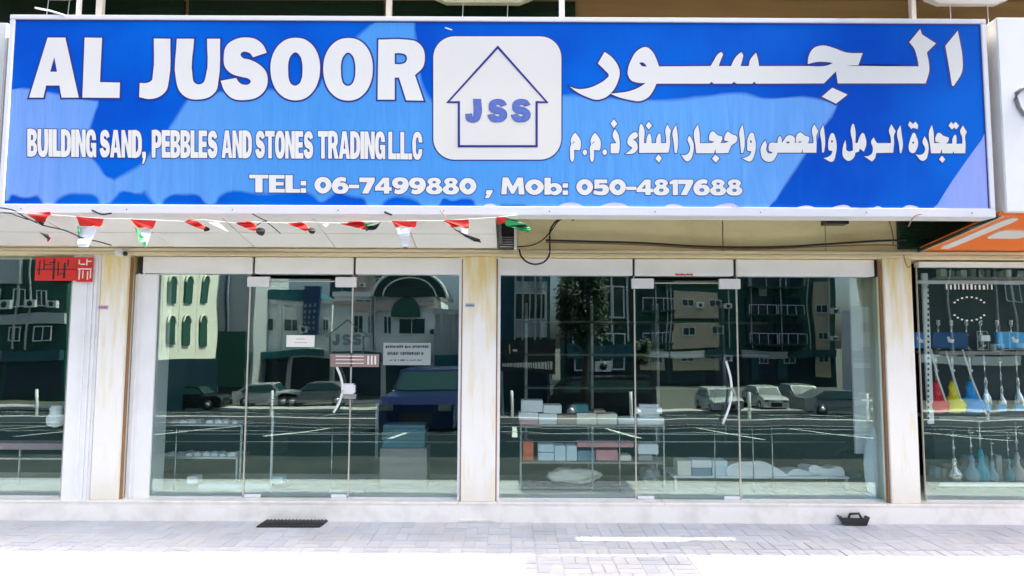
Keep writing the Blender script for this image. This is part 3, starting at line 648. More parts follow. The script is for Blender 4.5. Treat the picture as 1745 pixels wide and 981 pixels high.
# arabic, small
p5 = Print(YS, .0065)
R = [(960, 190, 9.694), (1130, 190, 9.694), (1300, 190, 9.694), (1470, 190, 9.694)]
def sh(s_, dx): return ' '.join('%g,%g%s' % (x + dx, y, 's' if q else '') for x, y, q in parse(s_))
me_ = '195,345 240,400s 285,480s 290,560s 275,640 230,640s 185,635s 180,700s 170,800s 145,835s 120,800s 110,680s 110,590s 130,540 120,480s 150,400s|140,540 165,505 192,488 170,520'
traced(p5, me_, *R[0]); traced(p5, me_, *R[0], 328, 2)
dot = '0,-48s 38,0s 0,48s -38,0s'
traced(p5, dot, *R[0], 355, 675); traced(p5, dot, *R[0], 683, 672)
for i, s_ in ((0, '850,290 900,360s 925,460s 930,600s 915,690 780,690 780,530 875,520 830,450s 812,400s'), (0, '832,125 890,200 832,275 778,200'),
              (0, '1200,340s 1225,370s 1222,420s 1150,465 1200,500s 1225,560s 1215,640s 1160,690s 1015,700 1090,650s 1140,600 1060,530s 1065,450s 1130,365s'),
              (0, '1285,205s 1320,250s 1330,520 1370,520 1378,430s 1425,365s 1450,420s 1455,520 1530,520 1540,430s 1590,360s 1610,430s 1610,520 1695,520 1695,430s 1680,320s 1715,210 ' + sh('130,320 110,400s 115,520s 90,680', 1648) + ' 1250,685 1250,500s 1250,300s'),
              (0, '1408,165 1465,232 1408,298 1360,235'), (0, '1570,705 1625,770 1580,845 1515,775'),
              (1, '215,215 240,400s 245,560s 225,685 190,685 170,500s 155,330s'),
              (1, '432,395 480,470s 505,560s 490,700s 455,790s 410,825s 290,710 360,720s 420,680s 445,600s 420,520s 400,470s'),
              (1, '575,210 600,350s 608,522 800,520 848,498 800,488s 755,475 760,400s 810,325s 900,390s 975,410 975,460s 945,518 1000,522 1085,500 1050,488s 1005,480 1015,400s 1065,325 1130,370s 1220,420s 1210,500s 1130,560s 1100,620s 1075,685 870,690 862,615 840,690 545,690 530,560s 515,310s'),
              (1, '862,710 930,775 870,845 805,780'), (1, '1310,210 1340,400s 1345,560s 1320,685 1285,685 1270,500s 1260,320s'),
              (1, '1465,345s 1515,450s 1530,560s 1510,700s 1440,825s 1300,770 1380,750s 1440,700s 1455,655 1400,650s 1385,560s 1400,430s|1447,475s 1462,497s 1447,520s 1432,497s'),
              (2, '42,475 62,560s 55,640s 90,688s 150,690 152,672 95,650 90,590s 110,525s 240,520 248,440s 285,405s 305,440s 312,515 340,480s 400,400s 450,390s 520,430s 527,520 545,520 550,400s 610,345s 690,395s 765,420 760,480s 740,525 832,522 830,450s 805,300s 845,210 915,325 885,390s 885,520s 880,680 655,680 650,610 635,680 240,680 215,740s 170,810s 80,830s 0,790s -35,700s -38,600s -5,530s|382,512s 412,496s 440,510s 412,525s|565,510 600,492 645,497 615,514'),
              (2, '995,215 1020,400s 1025,560s 1005,675 975,675 965,500s 945,330s'),
              (2, '1145,355s 1195,440s 1215,560s 1200,700s 1150,825s 1000,770 1070,750s 1130,700s 1145,650 1090,640s 1075,560s 1090,440s|1138,472s 1153,493s 1138,514s 1123,493s'),
              (2, '1485,205s 1515,270s 1525,520 1560,520 1590,430s 1650,355s 1690,430s 1705,530s 1665,665 1595,610 1585,660 1525,680 1500,760s 1410,815s 1330,760s 1312,650s 1330,540s 1360,470 1372,560s 1380,640s 1420,660s 1485,640 1480,520s 1455,260s'),
              (3, '178,425 205,480s 235,522 465,522 460,430s 430,310s 470,212 540,325 515,390s 515,520s 500,680 218,685 200,770s 150,825 20,740 90,735s 150,690s 165,600s 135,500s'),
              (3, '620,225 645,400s 660,560s 635,685 612,685 595,540s 568,330s'),
              (3, '835,350s 890,430s 912,530s 890,620s 840,685s 780,670s 755,600s 770,500s 800,410s|830,495s 845,515s 830,535s 815,515s'),
              (3, '775,160 825,205 870,165 912,225 905,290 825,268 800,290 745,225'),
              (3, '1018,405 1060,480s 1085,570s 1075,700s 1040,790s 990,815s 870,705 950,715s 1010,680s 1025,600s 985,510s'),
              (3, '1140,220 1165,330s 1175,522 1285,517 1195,495 1200,420s 1250,350s 1330,400s 1420,430 1410,490s 1375,530 1475,530 1480,450s 1530,385s 1545,440s 1545,535 1640,530 1640,430s 1605,320s 1650,230 1715,335 1690,400s 1695,520s 1690,690 1505,690 1492,655 1480,690 1310,690 1298,615 1280,690 1125,690 1110,560s 1095,320s'),
              (3, '1305,728 1360,790 1312,848 1258,790'), (3, '1458,170 1490,210 1530,170 1590,235 1540,295 1508,265 1470,298 1412,235')):
    traced(p5, s_, *R[i])
p5.fill.build('lettering', 'white_print', sign); p5.line.build('lettering_outline', 'navy', sign)
# logo
def rrect(u0, u1, v0, v1, r):
    o = []
    for cx, cy, a0 in ((u1 - r, v0 + r, -90), (u1 - r, v1 - r, 0), (u0 + r, v1 - r, 90), (u0 + r, v0 + r, 180)):
        for k in range(9):
            a = math.radians(a0 + k * 11.25); o.append((cx + r * math.cos(a), cy + r * math.sin(a)))
    return o
lg = [two_plane(p) for p in rrect(738.5, 956.5, 62, 272, 36)]
pl = Print(YS, .010); pl.put([lg]); pl.fill.build('logo_plate', 'cream', sign); pl.line.build('logo_plate_outline', 'navy', sign)
hl = [two_plane((730 + x / 4.267, 50 + y / 4.267)) for x, y in ((505, 130), (862, 530), (787, 530), (787, 850), (222, 850), (222, 530), (142, 530))]
hm = MB(); ribbon(hm, hl, .0095, lambda p: (p[0], YS - .0065, p[1])); hm.build('logo_house', 'navy', sign)
pj = Print(YS - .004, .0022)
M['jss'] = mat('jss_blue', (.10, .16, .50), .45, 0, .3, 25)
for ch, a, b in (('J', 793, 821), ('S', 831, 864), ('S', 871, 904)):
    ls = shape(SG[ch]); xM = max(x for l in ls for x, y in l)
    pj.put([[two_plane((a + x / xM * (b - a), 208 - y / 100 * 39)) for x, y in l] for l in ls])
pj.fill.build('logo_letters', 'jss', sign); pj.line.build('logo_letters_outline', 'navy', sign)
# posts that carry the sign, and what hangs above it
for u, wd, m, lab in ((145, .012, 'alu', 'thin white'), (181, .028, 'post', 'beige'), (666, .024, 'post', 'beige'), (956, .024, 'alu', 'white'), (1545, .022, 'post', 'beige')):
    x = X(u, 20, YS + .3)
    tag(MB().bbox(x - wd, x + wd, YS + .19, YS + .24, ZBm + .3, 5.16, .004).build('sign_post', m), '%s upright post rising from the sign top %s' % (lab, {145: 'near its left corner', 181: 'beside the thin white one', 666: 'left of the hanging beige panel', 956: 'right of the hanging beige panel', 1545: 'near its right end'}[u]), 'post', 'posts above the sign')
def hangpanel(u0, u1, vb, Y, label, m):
    a, b = X(u0, 5, Y), X(u1, 5, Y); z = Z(vb, Y)
    t = thing('overhead_casing', label, 'casing', ((a + b) / 2, Y, z))
    MB().prism([(a, .0), (a + .12, -.05), (b - .12, -.05), (b, 0), (b, .3), (a, .3)], lambda p: (p[0], Y, z + .05 + p[1]), lambda p: (p[0], Y + .06, z + .05 + p[1])).build('casing', m, t)
    m_ = MB()
    for f in (.3, .75): m_.tube([(a + (b - a) * f, Y + .03, z + .02), (a + (b - a) * f - .02, Y - .0, ZT - .2)], .004, 6)
    m_.build('hanging_wire', 'alu', t, 'stuff')
hangpanel(738, 908, 4, YS + .50, 'pale yellow casing hanging above the logo of the sign', mat('pale_yellow', (.62, .60, .38), .6))
hangpanel(1580, 1722, 2, YS + .50, 'white casing above the right end of the sign', 'alu_old')
hangpanel(55, 135, -1, YS + .50, 'beige casing above the left end of the sign', 'post')
tag(MB().tube([at(60, 13, YS + .02), at(85, 18, YS), at(110, 26, YS - .015)], .008, 6).build('bent_strip', 'alu'), 'loose bent white strip lying on the sign top at its left', 'strip')

# ------------------------------------------------------------ soffits
soff = thing('soffit', 'white panelled soffit behind the left half of the sign', 'soffit', (-2, 6, 2.6))
zf, zr = ZBm + .01, ZB + .006
xa, xb = -7.2, X(847, 400, 6.2)
yf_, yr_ = YS + .175, YF - .04
nP = 9
for i in range(nP):
    for j in range(2):
        x0, x1 = xa + (xb - xa) * i / nP + .005, xa + (xb - xa) * (i + 1) / nP - .005
        t0, t1 = j / 2 + .006, (j + 1) / 2 - .006
        ya, yb2 = yf_ + (yr_ - yf_) * t0, yf_ + (yr_ - yf_) * t1; za, zb2 = zf + (zr - zf) * t0, zf + (zr - zf) * t1
        dz = rnd.uniform(-.004, .004)
        MB().add([(x0, ya, za + dz), (x1, ya, za), (x1, yb2, zb2), (x0, yb2, zb2 + dz), (x0, ya, za + .02), (x1, ya, za + .02), (x1, yb2, zb2 + .02), (x0, yb2, zb2 + .02)],
                 [(0, 3, 2, 1), (4, 5, 6, 7), (0, 1, 5, 4), (1, 2, 6, 5), (2, 3, 7, 6), (3, 0, 4, 7)]).build('soffit_panel', 'alu', soff)
MB().prism([(yf_, zf - .02), (yr_, zr - .012), (yr_, zr + .3), (yf_, zf + .3)], lambda p: (xb + .006, p[0], p[1]), lambda p: (xb + .045, p[0], p[1])).build('end_fascia', 'mezz', soff)
MB().box(X(0, 400, YF) - 3, X(130, 415, YF), YF - .06, YF - .037, ZB + .0, ZB + .06).build('edge_board', 'trim', soff)
# bracket and small dark box right of the soffit
b_ = thing('cable_bracket', 'dark box with white upright right of the soffit end', 'bracket', at(868, 400, YF - .2))
MB().box(X(851, 400, YF - .1), X(876, 400, YF - .1), YF - .13, YF - .002, Z(423, YF - .1), Z(372, YF - .1)).build('dark_box', 'blackp', b_)
MB().box(X(876, 400, YF - .12), X(881, 400, YF - .12), YF - .14, YF - .002, Z(424, YF - .1), Z(386, YF - .1)).build('white_upright', 'alu', b_)
m_ = MB()
for k in range(5): m_.box(X(852, 400, YF - .14), X(874, 400, YF - .14), YF - .142, YF - .131, Z(421 - k * 4, YF - .14), Z(419.5 - k * 4, YF - .14))
m_.build('louvre', 'chrome', b_)

# neighbours' signs and soffits
nb = thing('neighbour_sign', 'plain white sign box with a grey curved mark right of the blue sign', 'sign', (5, 5.6, 2.8))
nx0 = X(1697, 200, YS + .06)
zt2, zb2 = at(1712, 31, YS).z, at(1712, 362, YS).z
MB().bbox(X(1707, 200, YS - .02), 8.5, YS - .02, YS + .4, zb2, zt2, .008).build('sign_box', 'alu', nb)
MB().prism([(nx0, YS + .07), (X(1707, 200, YS - .02) - .001, YS - .01), (X(1707, 200, YS - .02) - .001, YS + .4), (nx0, YS + .4)], lambda p: (p[0], p[1], zb2 + .002), lambda p: (p[0], p[1], zt2 - .03)).build('side_return', 'alu_old', nb)
m_ = MB(); m_.tube([at(1758, 148, YS - .025), at(1742, 150, YS - .025), at(1733, 158, YS - .025), at(1731, 168, YS - .025), at(1736, 182, YS - .025), at(1744, 194, YS - .025), at(1756, 200, YS - .025)], .018, 8); m_.build('curved_mark', mat('grey_mark', (.25, .25, .26), .4, .3), nb)
osf = thing('orange_soffit', 'bright orange sloping soffit with two white lamps at the right edge', 'soffit', (5.5, 6, 2.6))
ox0 = at(1563, 425, YF).x
def slope_at(x, y): return (x, y, zf + .0 + (zr - zf) * (y - yf_) / (yr_ - yf_))
q0 = at(1703, 362, YS + .02).x
def oq(ua, va, Y): return at(ua, va, Y)
MB().add([(q0, YS + .02, zf + .015), (8.5, YS + .02, zf + .015), (8.5, YF - .04, zr), (ox0, YF - .04, zr), (q0, YS + .02, zf + .05), (8.5, YS + .02, zf + .05), (8.5, YF - .04, zr + .03), (ox0, YF - .04, zr + .03)],
         [(0, 3, 2, 1), (4, 5, 6, 7), (0, 1, 5, 4), (1, 2, 6, 5), (2, 3, 7, 6), (3, 0, 4, 7)]).build('soffit_panel', 'orange', osf)
def osl(x, y, d): return (x, y, zf + .015 + (zr - zf - .015) * (y - YS - .02) / (YF - YS - .06) - d)
m_ = MB(); m_.tube([osl(q0 - .02, YS + .02, .01), osl(ox0 - .02, YF - .05, .01)], .016, 8); m_.build('edge_pipe', 'mezz', osf)
m_ = MB(); m_.tube([osl(q0 + .03, YS + .02, .008), osl(ox0 + .02, YF - .05, .008)], .008, 8); m_.build('edge_trim', 'trim', osf)
def capsule(cx, cy, dx, dy, ln, wd):
    l = math.hypot(dx, dy); dx /= l; dy /= l; o = []
    for k in range(24):
        a = 2 * PI * k / 24; px, py = ln * math.cos(a) * (1 if abs(math.cos(a)) < .98 else 1), wd * math.sin(a)
        px = max(-ln, min(ln, px * 1.12)); py = max(-wd, min(wd, py * 1.6))
        o.append((cx + dx * px - dy * py, cy + dy * px + dx * py))
    return o
dx_, dy_ = ox0 - q0, YF - YS - .06
l1 = capsule((q0 + ox0) / 2 + .17, (YS + YF) / 2 - .03, dx_, dy_, .40, .055)
MB().prism(l1, lambda p: osl(p[0], p[1], .012), lambda p: osl(p[0], p[1], .001)).build('lamp_cover', 'whitep', osf)
cc = at(1710, 400, 6.15); l2 = capsule(cc.x, 6.06, 1, 0, .16, .10)
MB().prism(l2, lambda p: osl(p[0], p[1], .014), lambda p: osl(p[0], p[1], .001)).build('lamp_cover', 'whitep', osf)
# dark sheet painting in the shade of the recess behind the orange soffit
MB().box(X(1528, 400, YF) , X(1690, 400, YF), YF - .03, YF - .001, zr + .012, 3.2).build('dark_recess_sheet', 'mezz', shop)
lsn = thing('neighbour_sign', 'pale weathered sign end left of the blue sign', 'sign', (-5, 5.7, 2.8))
MB().bbox(-8.5, X(6, 190, YS + .1) , YS + .08, YS + .4, at(0, 345, YS).z, at(3, 38, YS + .08).z, .008).build('sign_box', 'alu_old', lsn)

# ------------------------------------------------------------ bunting of flags
bt = thing('flag_bunting', 'string of small red, white, green and black flags along the blue sign bottom', 'bunting', at(450, 370, YS - .035))
YB = YS - .035
sp = [at(u, v, YB) for u, v in ((-60, 352), (45, 363), (90, 366), (132, 369), (175, 372), (222, 373), (265, 375), (312, 377), (345, 374), (400, 380), (430, 378), (490, 380), (520, 378), (580, 380), (615, 377), (668, 377), (712, 376), (758, 376), (800, 373), (848, 370), (880, 366))]
MB().tube(sp, .0025, 6).build('string', 'white_cloth', bt)
def flag(red=None, white=None, green=None, black=None, ph=0):
    f = bpy.data.objects.new('flag', None); C.objects.link(f); f.parent = bt; f.empty_display_size = .05
    for nm, mt, q, dy in (('red_stripe', 'red', red, 0), ('white_stripe', 'white_cloth', white, .003), ('green_stripe', 'green', green, -.004), ('black_stripe', 'black', black, -.008)):
        if not q: continue
        l = smooth(parse(q), 4)
        def fn(p, d): a = at(p[0], p[1], YB); return (a.x, YB + dy + .018 * math.sin(p[0] * .35 + p[1] * .12 + ph) + d, a.z)
        o = MB().prism(l, lambda p: fn(p, 0), lambda p: fn(p, .002)).build(nm, mt); o.parent = f
        o.matrix_parent_inverse = Matrix.Translation(-Vector(bt.location))
flag('45,363 88,366s 82,371s 74,378 62,376s', '63,377 74,379 72,384 66,382', None, '62,376 76,379 75,386 70,384', 0)
flag(None, None, None, '70,396 84,401s 88,405 86,408 80,407', 1); flag('78,404 88,405s 85,412 79,411', ph=1)
flag('132,369 175,372 168,386s 158,384s 148,385s 134,384', '133,384 150,386s 166,385 161,400s 152,421 135,421 132,400s', '132,385 136,386 138,398 133,402', None, 2)
flag('222,373 265,375 257,389s 245,387s 233,388', '238,389 256,390 252,405s 246,420 240,408s', '230,385 234,388 248,412 247,420 240,412s', None, 3)
flag('312,377 330,374s 345,383s 354,391 340,389s', None, None, '350,387s 358,391s 355,394s 349,394s', 4)
flag('400,380 428,378s 440,390 434,393 418,388s', None, None, '444,388s 453,394s 450,400s 440,399s 438,393s', 5)
flag('490,381 515,379s 532,394 520,393s 505,387s', None, None, '530,388s 538,394s 534,398s 528,397s', 0)
flag('578,381 615,377s 628,382 621,391 600,386s', None, '620,381 640,379 630,384 621,384', '620,386 632,385s 650,378 640,390s 624,394', 1)
flag('668,377 710,376 707,387s 690,385s 674,387', '675,388 702,387 697,403s 694,421 686,421 680,402s', None, '688,420 695,421 693,424 688,423', 2)
flag('757,376 798,373 798,388s 785,385s 770,388', '786,388 797,388 797,398 787,396', None, '756,374 770,386s 800,402 818,408 820,414 808,411s 776,392', 3)
flag('846,370 862,370 861,380 848,382', None, '857,371 872,373s 890,380s 904,392s 900,395s 880,390s 862,384', '880,382 898,384 894,388 880,387', 4)
flag(None, '356,379 372,378 390,395 380,396', None, None, 4); flag(None, '548,381 562,380 556,388', None, None, 2)
# wires
def wire(pts, r, m, label, Y=YS - .03, cat='cable'):
    P = [at(*p) if len(p) == 3 else at(p[0], p[1], Y) for p in pts]
    Q = []
    for i in range(len(P) - 1):
        p0, p1, p2_, p3_ = P[max(i - 1, 0)], P[i], P[i + 1], P[min(i + 2, len(P) - 1)]
        for k in range(5):
            t = k / 5; Q.append(.5 * ((2 * p1) + (p2_ - p0) * t + (2 * p0 - 5 * p1 + 4 * p2_ - p3_) * t * t + (3 * p1 - p0 - 3 * p2_ + p3_) * t ** 3))
    Q.append(P[-1])
    return tag(MB().tube(Q, r, 8).build('cable', m), label, cat)
wire([(-20, 352), (20, 357), (45, 371), (75, 384), (110, 392), (140, 405), (170, 412), (190, 418)], .005, 'black', 'thin black wire sagging across the left soffit corner behind two flags', YS - .03)
wire([(-20, 362), (15, 363), (30, 368), (48, 374)], .004, 'black', 'short black wire end at the far left below the sign')
wire([(83, 378), (100, 388), (125, 398), (136, 406)], .0025, 'brown', 'thin brown wire beside the second flag from the left', YS - .03)
wire([(157, 358), (170, 364), (178, 365), (190, 363)], .007, 'black', 'black knot of tape under the sign between second and third flags', YS - .03)
wire([(430, 364), (445, 372), (455, 376)], .005, 'black', 'short black tape left of the crossed tapes', YS - .03)
wire([(437, 384), (450, 377), (462, 384), (478, 398)], .004, 'black', 'crossed black tapes between the middle flags', YS - .03)
wire([(655, 361), (668, 366)], .009, 'black', 'small dark clip under the sign above a red flag', YS - .03)
wire([(750, 358), (757, 368), (757, 378)], .003, 'brown', 'brown string from the sign to the flag near the soffit end', YS - .03)
wire([(885, 424), (888, 436), (898, 446), (912, 450), (927, 446), (936, 434), (937, 415), (937, 395), (943, 382), (952, 374), (968, 368)], .0085, 'black', 'thick black cable hanging in a loop over the right bay header', YF - .1)
wire([(880, 420), (905, 418), (925, 408), (940, 392), (950, 378), (960, 372)], .006, 'black', 'thinner black cable crossing behind the cable loop', YF - .06)
wire([(930, 409), (1000, 411), (1040, 412), (1100, 414), (1180, 419), (1260, 421), (1340, 420), (1420, 415), (1500, 410), (1545, 409)], .010, 'black', 'black cable bundle running along the yellow beam', YF - .03)
wire([(930, 412.5), (1040, 415), (1110, 418), (1200, 423), (1300, 424), (1400, 420), (1500, 417), (1548, 420)], .006, 'brown', 'brown pipe just under the black cable bundle', YF - .02)
wire([(958, 370), (975, 366), (976, 376)], .012, 'brown', 'frayed brown cable end at the sign bottom beside the loop', YF - .5)
wire([(1540, 427), (1541, 440), (1547, 455), (1552, 452)], .004, 'brown', 'thin wire loop hanging on the right pillar top', YF - .02)
wire([(1513, 371), (1518, 385), (1522, 404), (1522, 418)], .006, 'brown', 'bent brown wire on the yellow beam by the orange soffit', YF - .03)
wire([(1548, 386), (1555, 372), (1562, 366), (1570, 364)], .005, 'brown', 'copper coloured wire end over the sign bottom at the right', YS - .02)
m_ = tag(MB().box(X(1407, 378, YF - .1), X(1445, 378, YF - .1), YF - .12, YF - .001, Z(382, YF), Z(374, YF)).build('dark_bracket', 'blackp'), 'dark bracket on the yellow beam under the right half of the sign', 'bracket')
# cctv
cc = thing('security_camera', 'small white security camera with black lens at the top of the left pillar', 'camera', at(208, 432, YF - .05))
c0 = at(208, 431, YF); MB().tube([(c0.x, YF - .001, c0.z), (c0.x, YF - .06, c0.z)], .038, 16).build('housing', 'whitep', cc)
c1 = at(213, 432, YF - .07); MB().lathe([(.001, -.024), (.017, -.017), (.024, 0), (.017, .017), (.001, .024)], (c1.x, YF - .065, c1.z), 14).build('lens_dome', 'blackp', cc)
for (u0, u1, v0, v1, l) in ((167, 184, 520, 527, 'small pink striped number plate on the left pillar'), (793, 809, 517, 523, 'small grey number plate on the centre pillar')):
    t = thing('number_plate', l, 'plate', at(u0, v0, YF)); pbox(MB(), u0, u1, v0, v1, YF - .006, .0055).build('plate', mat('plate_' + l[6:10].strip(), (.72, .45, .50) if 'pink' in l else (.45, .47, .5), .5), t)
    m_ = MB()
    for k in range(5): u = u0 + 2 + k * (u1 - u0 - 4) / 4.6; pbox(m_, u, u + 1.4, v0 + 2, v1 - 2, YF - .0075, .001)
    m_.build('digits', 'navy', t)
# small red lettering on header (illegible at this size)
m_ = MB(); u = 1151
for k in range(16):
    wd = rnd.uniform(1, 2.2); pbox(m_, u, u + wd, 467 + rnd.uniform(-1.6, .3), 468.6 + rnd.uniform(0, .8), YG - .0625, .0015); u += wd + .3
m_.build('tiny_lettering', 'red', next(o for o in C.objects if o.get('label', '').startswith('white header panel carrying'))).matrix_parent_inverse = Matrix()
# red cloth sign on the left neighbour window
rs = thing('red_banner', 'small red banner with black and white writing behind the far left window', 'banner', at(110, 460, YF))
pbox(MB(), 60, 130, 438, 478, YF + .0, .006).build('cloth', 'red', rs); pbox(MB(), 131, 158, 438, 480, YF - .004, .006).build('cloth', 'red', rs)
m_ = MB()
for (a, b, c, d) in ((62, 128, 458, 459.4), (66, 68, 444, 468), (74, 76, 442, 458), (84, 95, 446, 447.5), (90, 93, 440, 476), (98, 100, 446, 470), (108, 111, 448, 474), (101, 112, 466, 467.5), (76, 88, 450, 451.3), (115, 117, 442, 452)): pbox(m_, a, b, c, d, YF - .003, .0025)
m_.build('black_writing', 'black', rs)
m_ = MB()
for (a, b, c, d) in ((133, 156, 457, 459), (134, 136, 459, 476), (140, 142, 461, 474), (148, 150, 462, 476), (153, 155, 460, 474), (134, 136, 442, 450), (137, 145, 449, 451), (147, 149, 441, 452), (149, 156, 444, 446)): pbox(m_, a, b, c, d, YF - .0075, .003)
m_.build('white_writing', 'white_print', rs)
# door notices and stickers
ns = thing('paper_notice', 'white paper notice on the left bay door between handle and logo', 'notice', at(512, 582, YG))
pbox(MB(), 488, 536, 571, 591, YG - .004, .0035).build('paper', 'white_print', ns)
m_ = MB(); pbox(m_, 505, 520, 577, 578, YG - .0055, .001); pbox(m_, 502, 523, 583, 584, YG - .0055, .001); m_.build('print', mat('grey_ink', (.35, .35, .35)), ns)
M['stk'] = mat('sticker_dark', (.015, .05, .05), .5); M['stkpale'] = mat('sticker_pale', (.30, .34, .32), .5); M['stkred'] = mat('sticker_salmon', (.30, .20, .18), .5)
lgd = thing('house_logo_sticker', 'dark house outline sticker reading JSS at the top right of the left bay door', 'sticker', at(590, 585, YG))
def gp(p, d=.003): a = at(p[0], p[1], YG); return (a.x, a.z)
m_ = MB(); ribbon(m_, [gp(p) for p in ((592, 545), (628, 573), (619, 573), (619, 602), (562, 602), (562, 573), (556, 573))], .006, lambda p: (p[0], YG - .003, p[1])); m_.build('house_outline', 'stk', lgd)
pj = Print(YG, 0)
for ch, a, b in (('J', 566, 578), ('S', 583, 597), ('S', 601, 615)):
    ls = shape(SG[ch]); xM = max(x for l in ls for x, y in l); pj.put([[gp((a + x / xM * (b - a), 588 - y / 100 * 19)) for x, y in l] for l in ls])
pj.fill.build('letters', 'stk', lgd)
pbox(MB(), 563, 646, 603, 625, YG - .003, .0025).build('salmon_band', 'stkred', lgd)
m_ = MB()
for k in range(3): pbox(m_, 572, 620, 606 + k * 6, 607.5 + k * 6, YG - .0045, .001)
for k in range(3): pbox(m_, 626 + k * 6, 629 + k * 6, 606, 621, YG - .0045, .001)
m_.build('salmon_writing', 'white_print', lgd)
pp = thing('paper_notice', 'pale green notice with rows of dark writing left of the centre pillar', 'notice', at(695, 605, YG))
pbox(MB(), 653, 734, 584, 622, YG - .004, .0035).build('paper', 'stkpale', pp)
m_ = MB()
for r_, (v0, v1) in enumerate(((588, 593), (599, 605), (612, 615))):
    u = 657 + r_ * 3
    while u < 730 - r_ * 6:
        wd = rnd.uniform(1.2, 3.4); pbox(m_, u, u + wd, v0 + rnd.uniform(0, 1.2), v1 - rnd.uniform(0, 1), YG - .0055, .001); u += wd + rnd.choice((.8, .8, 1, 3))
m_.build('writing', 'stk', pp, 'stuff')

# ------------------------------------------------------------ things on the pavement
dm = thing('door_mat', 'black ribbed mat lying askew on the pavement before the left bay door', 'mat', (-2.2, 6.4, 0))
def gnd(u, v, z=.0):
    d = CM.to_3x3() @ Vector(((u - PW / 2) / FOC, (PH / 2 - v) / FOC, -1)); t = (z - EYE) / d.z
    return Vector((d.x * t, d.y * t, z))
cq = [gnd(*p) for p in ((437, 899), (545, 899), (562, 886), (455, 887))]
MB().prism([(p.x, p.y) for p in cq], lambda p: (p[0], p[1], .001), lambda p: (p[0], p[1], .014)).build('base', 'black', dm)
m_ = MB()
for k in range(17):
    f = .03 + k * .94 / 16; a = cq[0].lerp(cq[1], f); b = cq[3].lerp(cq[2], f); a, b = a.lerp(b, .12), a.lerp(b, .88)
    m_.tube([(a.x, a.y, .016), (b.x, b.y, .016)], .007, 6)
m_.build('rib', 'blackp', dm)
tb = thing('plastic_tray', 'black plastic tray with handle on the pavement near the right pillar', 'tray', gnd(1458, 896))
g0, g1 = gnd(1437, 896), gnd(1481, 896); yb = g0.y
MB().prism([(g0.x - .03, .085), (g0.x + .02, .004), (g1.x - .02, .004), (g1.x + .01, .08), (g1.x - .005, .082), (g1.x - .035, .018), (g0.x + .035, .018), (g0.x - .015, .088)],
           lambda p: (p[0], yb, p[1]), lambda p: (p[0], yb + .20, p[1])).build('tray_body', 'blackp', tb)
for yy in (yb - .001, yb + .195): MB().prism([(g0.x - .022, .075), (g0.x + .02, .005), (g1.x - .02, .005), (g1.x + .0, .07)], lambda p: (p[0], yy, p[1]), lambda p: (p[0], yy + .008, p[1])).build('tray_side', 'blackp', tb)
m_ = MB(); m_.tube([(g0.x + .06, yb + .02, .06), (g0.x + .075, yb + .02, .105), (g0.x + .16, yb + .02, .11), (g1.x - .06, yb + .02, .06)], .012, 8); m_.build('handle', 'blackp', tb)

# ------------------------------------------------------------ behind the glass: right bay
def pb(u0, u1, v0, v1, Y, dep, b=.004):
    um, vm = (u0 + u1) / 2, (v0 + v1) / 2
    return MB().bbox(at(u0, vm, Y).x, at(u1, vm, Y).x, Y, Y + dep, at(um, v1, Y).z, at(um, v0, Y).z, b)
def cm(name, c, r=.6): return mat(name, c, r, 0, .06, 6)
BX = dict(white=cm('box_white', (.93, .93, .92)), blue=cm('box_pale_blue', (.74, .86, .90)), cream=cm('box_cream', (.92, .86, .72)), tan=cm('box_tan', (.55, .40, .30)), teal=cm('box_teal', (.06, .24, .28)),
          pink=cm('box_pink', (.78, .36, .36)), orange=cm('box_orange', (.85, .20, .08)), slate=cm('box_slate', (.22, .34, .42)), grey=cm('box_grey', (.36, .37, .36)), paper=cm('notice_paper', (.58, .60, .57)))
BX['slab'] = mat('stone_slab', (.60, .57, .50), .6, 0, .2, 3, .2, 20, stretch=(1, 8, 1))
M['steel'] = mat('rack_steel', (.45, .48, .48), .35, .7, .1, 20)
M['wood'] = mat('shelf_board', (.30, .27, .24), .5, 0, .2, 3, stretch=(1, 6, 6))
Yr = YG + .36
rack = thing('display_rack', 'low steel display rack loaded with sample boxes behind the right bay fixed pane', 'rack', at(1000, 840, Yr))
xa_, xb_ = at(886, 760, Yr).x, at(1132, 760, Yr).x
for zz, nm in ((at(1000, 723.5, Yr).z, 'shelf'), (at(1000, 786, Yr).z, 'shelf'), (at(1000, 829, Yr).z, 'shelf')):
    MB().bbox(xa_, xb_, Yr - .02, Yr + .34, zz - .022, zz - .001, .003).build(nm, 'wood', rack)
for x in (xa_ + .01, (xa_ + xb_) / 2, xb_ - .01):
    for yy in (Yr - .02, Yr + .33): MB().box(x - .008, x + .008, yy - .012, yy + .004, LEDGE, at(1000, 722, Yr).z).build('rack_leg', 'steel', rack)
def sbox(u0, u1, v0, v1, c, label, Y=None, dep=.2, cat='box', group='sample boxes behind the right bay glass'):
    Y = Y or Yr
    return tag(pb(u0, u1, v0, v1, Y + rnd.uniform(0, .02), dep).build('sample_box' if cat == 'box' else cat.replace(' ', '_'), BX[c]), label, cat, group)
